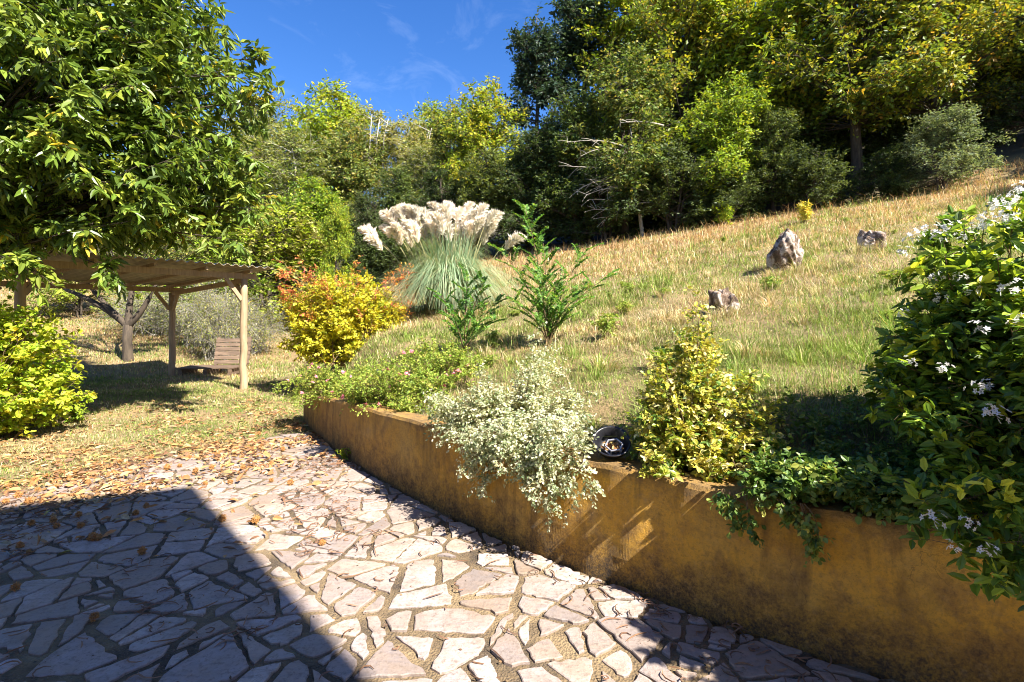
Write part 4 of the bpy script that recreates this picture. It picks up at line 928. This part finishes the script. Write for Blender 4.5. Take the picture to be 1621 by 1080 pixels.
# ------------------------------------------------------------------ low pink flowered plants at the far end of the wall
FL_SRC = {}
def blossom(name, seed, k, rad, plen, pal):
    r = R(seed); mb = MB()
    for i in range(k):
        c = r.randn(3) * rad * .5; n_ = nrm(c / (rad + 1e-6) + np.array([0, -.25, .75]) + r.randn(3) * .35); a0 = nrm(np.cross(n_, r.randn(3))); b0 = np.cross(n_, a0)
        th = np.arange(5) * 1.2566; D = a0 * np.cos(th)[:, None] + b0 * np.sin(th)[:, None] + n_ * .25
        mb.leaves(np.tile(c, (5, 1)) + D * plen * .1, D, np.tile(n_, (5, 1)), plen, plen * .62, pal_pick(r, 5, pal), T_OVAL)
    return mb
pk = [((.75, .16, .24), 3), ((.80, .42, .45), 2)]
rsal = R(14)
for i, (u, v_, dd, w_, h_, n, lb) in enumerate([(525, 605, 7.3, .8, .32, 170, 'bushy pink flowered plant at the left end of the wall'), (630, 620, 5.9, .75, .38, 190, 'airy green plant with pink flowers trailing over the wall top'),
                                               (695, 590, 6.2, .6, .34, 110, 'thin pink flowered plant in the grass behind the wall'),
                                               (600, 640, 6.3, .5, .2, 80, 'low pink flowered plant hugging the wall top between two taller ones')]):
    c = at(u, v_, dd); x, y = c[:2]; z = gz(x, y); r = R(140 + i)
    tips = crown_tips(r, [(x, y, z + h_ * .5, w_, .45, h_), (x - w_ * .5, y + .3, z + h_ * .5, w_ * .5, .4, h_ * .8), (x + w_ * .5, y - .3, z + h_ * .4, w_ * .5, .4, h_ * .8)], n, .3, None)
    tips[:, 2] = np.maximum(tips[:, 2], G(tips[:, 0], tips[:, 1]) + .04)
    base = np.c_[x + (tips[:, 0] - x) * .7, y + (tips[:, 1] - y) * .7, np.zeros(n)]; base[:, 2] = G(base[:, 0], base[:, 1]); bsd = sdist(base[:, 0], base[:, 1])[0]
    k = bsd < .3; base[k, :2] += (np.array([.75, .66]) * (.35 - bsd[k])[:, None]); base[:, 2] = G(base[:, 0], base[:, 1])
    sal = shrub('salvia', lb, 'plant', 140 + i, base, tips, [((.22, .30, .04), 4), ((.30, .36, .06), 3), ((.14, .22, .03), 2), ((.38, .33, .08), 1)], origin=(x, y, z), lift=.25, K=9, tl=.12, M=8, ll=.026, lw=.017, stem_r=.003, spread=.8)
    for j in range([30, 26, 12, 14][i]):
        t = tips[r.randint(n)] + r.randn(3) * [.05, .05, .03] + [0, -.04, .05]
        if 'p' not in FL_SRC: f = blossom('flower', 3, 6, .024, .016, pk).build('flower', M_PETAL, sal); FL_SRC['p'] = f
        else: f = FL_SRC['p'].copy(); COL.objects.link(f); f.parent = sal
        f.location = Vector(t - np.array([x, y, z])); f.rotation_euler = (r.randn() * .4, r.randn() * .4, r.rand() * 6)

# ------------------------------------------------------------------ ivy and ground cover along the wall top
IVY = [((0.081, 0.143, 0.026), 4), ((0.121, 0.195, 0.039), 3), ((0.216, 0.260, 0.052), 1.5), ((0.324, 0.338, 0.065), .7)]
def on_wall(u):                                        # wall front point under image column u
    dv = np.array([at(u, 500, 1)[0], 1.0]); best = None
    for i in range(len(WALL) - 1):
        a, b = WALL[i, :2], WALL[i + 1, :2]; ca = a[0] * dv[1] - a[1] * dv[0]; cb = b[0] * dv[1] - b[1] * dv[0]
        if ca * cb <= 0: t = ca / (ca - cb); return a + (b - a) * t
r = R(20); P1 = []; B1 = []
for _ in range(190):
    u = r.uniform(1190, 1460); w0 = on_wall(u); off = r.uniform(-.05, .42); p = w0 + np.array([.62, .78]) * off
    zz = gz(*p) if off > .24 else .74
    P1.append([p[0], p[1], zz + .06 + .12 * r.rand()]); q = w0 + np.array([.62, .78]) * max(off + .08, .2); B1.append([q[0], q[1], gz(*q) if off > .17 else .74])
o = np.array(P1).mean(0); o[2] = .74
shrub('evergreen_groundcover', 'low dark leafy cover in the shade along the wall top, right of the yellow shrub', 'plant', 20, np.array(B1), np.array(P1), IVY, M_GLOSS, origin=o, lift=.2, K=8, tl=.09, M=8, ll=.036, lw=.024, stem_r=.003)
def strand(label, seed, u0, ends):
    r = R(seed); w0 = on_wall(u0); b = []; t = []
    for (u, v_) in ends:
        for _ in range(2):
            w1 = on_wall(u + r.randn() * 5); q = w1 - np.array([.62, .78]) * (.035 + .03 * r.rand()); dd = q[1]; zz = CAM_H + (HY - v_ - r.randn() * 6) * dd / FPX
            t.append([q[0], q[1], zz]); w2 = w1 + (w0 - w1) * .3; b.append([w2[0] - .03, w2[1] - .03, .76])
    o = np.array([w0[0], w0[1], .74])
    return shrub('ivy_strand', label, 'ivy', seed, np.array(b), np.array(t), IVY, M_GLOSS, origin=o, lift=.1, K=8, tl=.06, M=5, ll=.027, lw=.022, stem_r=.0028, t0=.15, droop=.5, tend=-.3, spread=.5)
strand('ivy strand hanging straight down the ochre wall, left of the longer one', 21, 1160, [(1160, 800), (1168, 840), (1150, 780), (1198, 850)])
strand('longer ivy trail hanging slantwise down the ochre wall', 22, 1225, [(1215, 790), (1245, 815), (1275, 830), (1290, 860), (1300, 878), (1240, 795)])
rg = R(23); P1 = []; B1 = []
for _ in range(80):
    u = rg.uniform(1230, 1560); dd = rg.uniform(2.55, 3.4); x = (u - CX) * dd / FPX
    if sdist(np.array([x]), np.array([dd]))[0][0] < .35: continue
    zz = gz(x, dd); P1.append([x, dd, zz + .05 + .16 * rg.rand()]); B1.append([x + rg.randn() * .05, dd + rg.randn() * .05, zz])
o = np.array(B1).mean(0); o[2] = gz(o[0], o[1])
shrub('shade_plants', 'dark low plants in the shadow left of the white flowering shrub', 'plant', 24, np.array(B1), np.array(P1), [((.10, .16, .035), 3), ((.15, .2, .05), 2)], origin=o, lift=.2, K=7, tl=.1, M=7, ll=.035, lw=.018, stem_r=.003)

# ------------------------------------------------------------------ white flowering shrub on the right
r = R(30); x, y = 2.75, 2.75; z = gz(x, y); o = np.array([x, y, z])
CH = [(2.5, 1.5, 1.75, .42, .32, .5), (2.75, 1.15, 2.0, .5, .4, .5), (3.0, 1.6, 1.3, .6, .5, .6), (3.3, 1.15, 1.55, .7, .5, .55), (2.78, 1.48, 1.6, .45, .4, .4), (2.6, 2.7, 1.5, .52, .5, .42), (2.7, 2.65, 1.95, .55, .5, .36), (2.37, 2.62, 1.3, .45, .45, .42), (2.9, 2.5, 1.5, .7, .5, .6), (2.45, 2.35, 1.15, .5, .35, .42), (2.25, 2.2, .92, .3, .22, .2), (2.26, 2.62, 1.42, .25, .3, .26)]
tips = crown_tips(r, CH, 760, .2, .72)
hang = np.array([at(u, v_, dd) for u, v_, dd in [(1470, 800, 2.13), (1500, 860, 2.06), (1560, 890, 2.0), (1600, 940, 1.95), (1540, 830, 2.05), (1620, 860, 1.95), (1450, 770, 2.2), (1590, 800, 2.05), (1520, 790, 2.1), (1640, 920, 1.9), (1575, 930, 1.98), (1490, 820, 2.1)]])
tips = np.vstack([tips, hang]); base = o + (tips - o) * np.array([.35, .35, .25]); base[:, 2] = np.maximum(base[:, 2], z)
base[-len(hang):] = np.array([2.35, 2.45, .95]) + r.randn(len(hang), 3) * .08
CHO = [((0.091, 0.175, 0.024), 4), ((0.130, 0.225, 0.030), 3), ((0.247, 0.350, 0.036), 2.6), ((0.494, 0.525, 0.048), 1.4), ((0.065, 0.112, 0.018), 1.5)]
cho = shrub('mexican_orange_shrub', 'large glossy green shrub with white flower clusters at the right edge, hanging over the wall', 'shrub', 30, base, tips, CHO, M_GLOSS, origin=o, lift=.1, K=9, tl=.12, M=9, ll=.062, lw=.027, stem_r=.006, t0=.4, spread=.75, end=.4, tend=.15, droop=.2)
src = None
fpx = [(1600, 318, 2.35), (1575, 325, 2.4), (1555, 345, 2.4), (1590, 345, 2.3), (1615, 300, 2.4), (1500, 360, 2.5), (1470, 368, 2.52), (1450, 372, 2.52), (1485, 378, 2.45), (1520, 375, 2.45), (1545, 362, 2.42), (1605, 350, 2.25),
       (1440, 380, 2.5), (1430, 400, 2.45), (1418, 440, 2.45), (1480, 440, 2.3), (1490, 475, 2.25), (1430, 497, 2.35), (1540, 464, 2.2), (1605, 455, 2.1), (1595, 462, 2.1),
       (1552, 522, 2.1), (1493, 585, 2.12), (1440, 575, 2.3), (1550, 616, 2.0), (1562, 612, 2.0), (1567, 652, 1.98), (1575, 660, 1.98), (1530, 828, 1.92), (1508, 868, 1.9), (1562, 873, 1.88), (1475, 825, 2.0), (1612, 510, 2.05), (1520, 440, 2.25),
       (1585, 335, 2.3), (1565, 355, 2.32)]
tr_ = tips[:-len(hang)]
for i, (u, v_, dd) in enumerate(fpx):
    p = at(u, v_, dd)
    dv = nrm(p - [0, 0, CAM_H]); q = tips - [0, 0, CAM_H]; tpar = q @ dv; off = np.linalg.norm(q - tpar[:, None] * dv, axis=1)
    near = off < .12
    if not near.any(): continue
    p = np.array([0, 0, CAM_H]) + dv * max(tpar[near].min() - .05, 1.75)      # sits on the outer leaves
    if src is None: f = blossom('flower_cluster', 7, 9, .04, .014, [((.80, .80, .78), 4), ((.76, .72, .70), 1)]).build('flower_cluster', M_PETAL, cho); src = f
    else: f = src.copy(); COL.objects.link(f); f.parent = cho
    f.location = Vector(p - o); s_ = r.uniform(.7, 1.1); f.scale = (s_, s_, s_); f.rotation_euler = (r.randn() * .3, r.randn() * .3, r.rand() * 6)

# ------------------------------------------------------------------ bowl and small lamp
p = at(968, 690, 3.42); zg_ = gz(p[0], p[1])
bw = thing('garden_bowl', 'black round bowl tilted among leaves on the wall between silver and yellow shrubs', 'bowl', (p[0], p[1], .86)); bw.rotation_euler = (math.radians(38), math.radians(-6), 0)
m1 = MB(); th = np.arange(28) * 2 * np.pi / 28; prof = [(.0, -.10), (.07, -.10), (.105, -.05), (.12, 0), (.128, .004), (.125, .01), (.113, .004), (.098, -.045), (.06, -.09), (0, -.09)]
rg_ = np.stack([np.stack([np.cos(th) * a, np.sin(th) * a, np.full(28, b)], 1) for a, b in prof]); ii = np.arange(280).reshape(10, 28); jj = np.roll(ii, -1, 1)
m1.add(rg_, [np.stack([ii[:-1], jj[:-1], jj[1:], ii[1:]], -1).reshape(-1, 4)]); m1.build('bowl_shell', M_BLACK, bw, True)
m1 = MB(); t6 = np.arange(7) * np.pi / 3; m1.tubes(np.c_[np.cos(t6) * .058 + .01, np.sin(t6) * .05 - .03, np.full(7, .0)], .006, 6); m1.tubes(np.c_[np.cos(t6) * .058 + .01, np.sin(t6) * .05 - .03, np.full(7, -.05)], .006, 6)
for a in t6[:6]: m1.tubes(np.array([[math.cos(a) * .058 + .01, math.sin(a) * .05 - .03, 0], [math.cos(a) * .058 + .01, math.sin(a) * .05 - .03, -.05]]), .005, 5)
m1.build('hexagonal_rim', M_STEEL, bw)
m1 = MB(); n = 40; m1.leaves(np.c_[R(2).randn(n, 2) * .022 + [.01, -.03], -.03 + .02 * R(3).rand(n)], R(4).randn(n, 3) * [1, 1, .4], nrm(R(5).randn(n, 3) + [0, 0, 1.5]), .035, .018, pal_pick(R(6), n, [((.3, .12, .03), 3), ((.42, .25, .1), 2), ((.5, .4, .1), 1)]), T_OVAL)
stuff(m1.build('dry_leaves', M_LITTER, bw))
p = at(605, 566, 7.0); x, y = p[:2]
sl_ = thing('garden_light', 'small dark solar garden light lying in the grass behind the pink flowered plants', 'lamp', (x, y, gz(x, y) + .12), .5)
m1 = MB(); m1.box((0, 0, .04), (.17, .10, .02), np.array([[1, 0, 0], [0, .82, -.57], [0, .57, .82]])); m1.build('panel', M_PANEL, sl_)
m1 = MB(); m1.box((0, .02, .01), (.12, .07, .05)); m1.build('housing', M_BLACK, sl_)
m1 = MB(); m1.tubes(np.array([[0, .02, 0], [0, .02, -.2]]), np.array([.012, .006]), 6); m1.build('stake', M_BLACK, sl_)

# ------------------------------------------------------------------ grass
r = R(90)
def meadow(n, dlo, dhi, tlo, thi, hgt, wk, seed):
    r = R(seed); d = np.exp(r.uniform(math.log(dlo), math.log(dhi), n)); t = r.uniform(tlo, thi, n); x = d * t
    z, sd, s = G(x, d, True); return r, x, d, z, sd, s
GREEN = np.array([[.14, .23, .035], [.21, .30, .05], [.27, .34, .09]]); STRAW = np.array([[.56, .46, .26], [.66, .56, .36], [.48, .39, .19], [.52, .36, .18]])
ORG = np.array([[.50, .30, .14], [.56, .38, .20], [.42, .25, .11]])
def grass(name, n, dlo, dhi, tlo, thi, seed, cond, hfun, dryf, wmin=.0018, wk=.00042, tuft=.0):
    r, x, y, z, sd, s = meadow(n, dlo, dhi, tlo, thi, 0, 0, seed)
    if tuft: # gather part of the blades in tufts
        m = r.rand(n) < .55; g = r.randint(0, n, n); g = g - g % 14; x = np.where(m, x[g] + r.randn(n) * .035 * (1 + y / 12), x); y = np.where(m, y[g] + r.randn(n) * .035 * (1 + y / 12), y); z, sd, s = G(x, y, True)
    k = cond(x, y, sd, s) & (r.rand(n) < .38 + .62 * np.clip(vn(x, y, 1.6, seed + 5) + .65, 0, 1)); x, y, z, sd = x[k], y[k], z[k], sd[k]; m = len(x)
    dry = np.clip(dryf(x, y) + .22 * r.randn(m), 0, 1)
    a = r.rand(m) * 6.28; le = (.3 + 2.0 * r.rand(m) ** 1.2 * np.clip(1.25 - y / 30, .5, 1))[:, None]; lean = np.c_[np.cos(a), np.sin(a), np.zeros(m)] * le
    C = np.where((r.rand(m) < dry)[:, None], np.where((r.rand(m) < np.clip((y - 9) / 14, .03, .6))[:, None], ORG[r.randint(0, 3, m)], STRAW[r.randint(0, 4, m)]), GREEN[r.randint(0, 3, m)]) * (.55 + .8 * r.rand(m, 1)) * (1 + .3 * np.clip(vn(x, y, 4.5, seed + 9), -1, 1))[:, None]
    mb = MB(); mb.blades(np.c_[x, y, z - .01], hfun(x, y, r, m), lean, np.maximum(wmin, wk * y) * (.7 + .6 * r.rand(m)), C); return stuff(mb.build(name, M_GRASS))
def wood_edge(x, y): return y < 27.5 - .42 * np.clip(x, -2, 30) + .6 * vn(x, y, .6, 71)
grass('meadow_grass', 620000, 2.6, 30, -.42, 1.12, 91, lambda x, y, sd, s: (sd > .3) & wood_edge(x, y),
      lambda x, y, r, m: (.04 + .09 * r.rand(m) ** 2 + .2 * (r.rand(m) < .04)) * (1 + .45 * vn(x, y, 1.3, 27)) * (.75 + .06 * np.clip(y - 4, 0, 12)),
      lambda x, y: np.clip(.09 + .064 * (y - 5) + .42 * vn(x, y, .6, 15) + .2 * vn(x, y, 2.2, 25), .08, .96), tuft=1)
grass('lawn_grass', 190000, 5.0, 26, -1.12, -.28, 92, lambda x, y, sd, s: (sd < .6) & (s > .15),
      lambda x, y, r, m: (.035 + .05 * r.rand(m)) * (.8 + .09 * np.clip(y - 8, 0, 14)) * np.where(r.rand(m) < .04, 2, 1),
      lambda x, y: np.clip(.40 + .04 * (y - 11) + .4 * vn(x, y, .7, 16), .1, .9), tuft=1)

# ------------------------------------------------------------------ leaf litter, catkins, husks
r = R(95); n = 44000; x = r.uniform(-8, -1.5, n); y = r.uniform(3.5, 10.5, n); sd, _, _, _ = sdist(x, y); s = edge_s(x, y)
dens = np.exp(-((s - .1) / 1.0) ** 2) + .10 * (s < 0) * np.exp(s / 2) + .34 * np.exp(-((s - 1.6) / 1.6) ** 2); k = (sd < -.04) & (r.rand(n) < dens * (.55 + .5 * vn(x, y, 1.5, 17))); x, y = x[k], y[k]; n = len(x)
z = np.maximum(G(x, y), .012) + .012 + .02 * r.rand(n)
c = pal_pick(r, n, [((.42, .20, .07), 4), ((.48, .27, .10), 3), ((.48, .36, .19), 2.5), ((.2, .10, .05), 3), ((.40, .36, .10), .6)]); L = .025 + .09 * r.rand(n) ** 1.4
m1 = MB(); m1.leaves(np.c_[x, y, z], np.c_[r.randn(n, 2), r.randn(n) * .15], nrm(np.c_[r.randn(n, 2) * .6, np.ones(n)]), L, L * (.22 + .25 * r.rand(n)), c * (.7 + .5 * r.rand(n, 1)), T_LONG); stuff(m1.build('fallen_leaves', M_LITTER))
n = 8000; x = r.uniform(-5.6, 1.6, n); y = r.uniform(2.1, 8.2, n); sd, _, _, _ = sdist(x, y); s = edge_s(x, y)
cl = vn(x, y, 1.5, 19) + .5 * vn(x, y, 3.5, 20); k = (sd < -.03) & (s < .5) & (r.rand(n) < np.clip(-.05 + 1.0 * cl, .05, 1)); x, y = x[k], y[k]; n = len(x)
a = r.rand(n) * 6.28; L = .05 + .10 * r.rand(n); cv = r.randn(n) * 2.4; t = np.linspace(0, 1, 5)
ang = a[:, None] + cv[:, None] * t[None]; st = L[:, None] / 4
px = x[:, None] + np.cumsum(np.cos(ang) * st, 1); py = y[:, None] + np.cumsum(np.sin(ang) * st, 1); pz = .018 + .006 * r.rand(n, 1) + .008 * np.sin(t * 3.1)[None] * r.rand(n, 1)
m1 = MB(); m1.tubes(np.stack([px, py, pz], -1), np.array([[.002, .0036, .0042, .0036, .0016]]), 3, pal_pick(r, n, [((.20, .10, .055), 3), ((.28, .15, .08), 2), ((.12, .065, .04), 1.5)]))
stuff(m1.build('fallen_catkins', M_LITTER))
n = 30000; x = r.uniform(-5.6, 2.2, n); y = r.uniform(2.0, 8.2, n); sd, _, _, _ = sdist(x, y); s = edge_s(x, y)
cl = vn(x, y, 1.5, 19) + .6 * vn(x, y, 3.5, 20) + .9 * np.exp(sd / .22); k = (sd < -.01) & (s < .4) & (r.rand(n) < np.clip(.05 + .6 * cl, .06, 1)); x, y = x[k], y[k]; n = len(x)
L = .006 + .018 * r.rand(n) ** 2
m1 = MB(); m1.leaves(np.c_[x, y, .008 + .012 * r.rand(n)], np.c_[r.randn(n, 2), r.randn(n) * .2], nrm(np.c_[r.randn(n, 2) * .5, np.ones(n)]), L, L * .5, pal_pick(r, n, [((.12, .06, .03), 4), ((.25, .14, .06), 3), ((.05, .035, .02), 3), ((.3, .22, .08), 1)]), T_QUAD); stuff(m1.build('plant_debris', M_LITTER))
hk = burr_mesh(R(44), .03, 170, (.36, .17, .045), .7).build('chestnut_husk', M_LITTER)
tag(hk, 'spiky brown chestnut husk lying on the ground under the chestnut tree', 'husk', 'fallen chestnut husks')
hpx = [(352, 828), (156, 858), (148, 858), (225, 880), (32, 870), (150, 985), (128, 838), (50, 834), (25, 938), (125, 820), (90, 838), (232, 806), (510, 866), (430, 765), (460, 770), (285, 742), (430, 738), (410, 690), (395, 705), (448, 715),
       (335, 745), (310, 750), (265, 745), (225, 775), (205, 752), (180, 752), (90, 775), (60, 780), (140, 770), (30, 790), (385, 745), (405, 830), (375, 715), (325, 770), (85, 830), (215, 818), (110, 762), (160, 740), (240, 728), (190, 735), (55, 765), (15, 775), (365, 768), (300, 728), (345, 725), (435, 700), (120, 752), (75, 758), (10, 800), (45, 800)]
rk = R(46)
for i, (u, v_) in enumerate(hpx):
    dd = 1.7 * FPX / (v_ - HY); x = (u - CX) * dd / FPX; zz = max(gz(x, dd), .014)
    if zz > .03: dd = (1.7 - zz) * FPX / (v_ - HY); x = (u - CX) * dd / FPX; zz = max(gz(x, dd), .014)
    h = hk if i == 0 else hk.copy()
    if i: COL.objects.link(h)
    s_ = rk.uniform(.75, 1.15); h.location = (x, dd, zz + .024 * s_); h.scale = (s_, s_, s_ * .9); h.rotation_euler = tuple(rk.rand(3) * 6)
# small weeds
def weed(label, u, v_, d, h, pal, seed, w_=.12, name='weed'):
    r = R(seed); x = (u - CX) * d / FPX; z = max(gz(x, d), 0); n = 14; a = r.rand(n) * 6.28
    tips = np.array([x, d, z]) + np.c_[np.cos(a) * w_ * r.rand(n), np.sin(a) * w_ * r.rand(n), h * (.5 + .5 * r.rand(n))]
    return shrub(name, label, 'plant', seed, (x, d, z), tips, pal, bspread=.01 + w_ * .1, K=6, tl=h * .25, M=6, ll=h * .16, lw=h * .07, stem_r=h * .012, t0=.2)
weed('tuft of green weed growing at the foot of the wall on the paving', 545, 715, 6.05, .12, YGR, 301, .08)
weed('small yellow-green sapling at the meadow edge below the bright lime tree', 1145, 350, 20.6, .9, YGR, 302, .6)
weed('pale yellow weed on the dry slope above the rocks', 1275, 340, 16.0, .55, [((.5, .45, .08), 3), ((.3, .34, .05), 2)], 303, .25)
weed('green weed at the edge of the lawn by the paving', 120, 650, 7.4, .3, YGR, 304, .15)

mw = weed('green broad-leaved weed growing in the dry grass of the slope', 960, 500, 6.4, .3, [((.16, .25, .04), 3), ((.24, .32, .06), 2), ((.34, .33, .1), 1)], 310, .16, 'meadow_weed')
mw['group'] = 'weeds in the meadow'; mw['category'] = 'weed'; KIDS[mw.name] = list(mw.children)
r = R(311); k = 0
while k < 26:
    d = r.uniform(4.6, 15); t = r.uniform(-.22, .8); x = d * t
    if sdist(np.array([x]), np.array([d]))[0][0] < .8: continue
    s_ = r.uniform(.3, .8); copy_thing(mw, (x, d, gz(x, d)), r.rand() * 6.28, (s_ * r.uniform(.9, 1.6), s_ * 1.2, s_ * r.uniform(.5, 1.1))); k += 1

def tuft(seed, pal, n, h, spread):
    r = R(seed); mb = MB(); a = r.rand(n) * 6.28; q = r.rand(n) ** .5
    P = np.c_[np.cos(a) * q * spread * .3, np.sin(a) * q * spread * .3, np.zeros(n) - .02]
    mb.blades(P, h * (.45 + .6 * r.rand(n)), np.c_[np.cos(a), np.sin(a), np.zeros(n)] * (.2 + 1.1 * q)[:, None] + r.randn(n, 3) * [.15, .15, 0], .0028 * (.7 + .6 * r.rand(n)), pal_pick(r, n, pal) * (.7 + .6 * r.rand(n, 1))); return mb
r = R(400)
for nm, pal, lb, grp, cnt, ylo in (('dry_grass_tuft', [((.62, .52, .32), 3), ((.5, .38, .2), 2), ((.3, .3, .08), .6)], 'tuft of longer pale dry grass standing up from the slope', 'dry grass tufts on the slope', 90, 4.2),
                              ('green_grass_tuft', [((.2, .32, .05), 3), ((.3, .4, .09), 2), ((.5, .45, .2), .8)], 'tuft of longer green grass among the dry grass of the slope', 'green grass tufts on the slope', 60, 3.8)):
    src = tuft(int(ylo * 100), pal, 70, .24, .28).build(nm, M_GRASS); tag(src, lb, 'grass tuft', grp); k = 0
    spots_ = [] if 'green' in nm else [((1243 - CX) * 8.7 / FPX + i * .2 - .3, 8.65 - .05 * i) for i in range(4)] + [((1376 - CX) * 8.9 / FPX + i * .2 - .2, 8.92) for i in range(3)] + [((1142 - CX) * 6.4 / FPX + i * .15 - .1, 6.35) for i in range(3)]
    while k < cnt:
        if k < len(spots_): x, d = spots_[k]
        else:
            d = math.exp(r.uniform(math.log(ylo), math.log(17))); x = d * r.uniform(-.2, .85)
            if sdist(np.array([x]), np.array([d]))[0][0] < .5: continue
        o = src if k == 0 else src.copy()
        if k: COL.objects.link(o)
        s_ = r.uniform(.55, 1.25); o.location = (x, d, gz(x, d)); o.rotation_euler = (0, 0, r.rand() * 6.28); o.scale = (s_ * r.uniform(.8, 1.5), s_, s_ * r.uniform(.7, 1.2)); k += 1
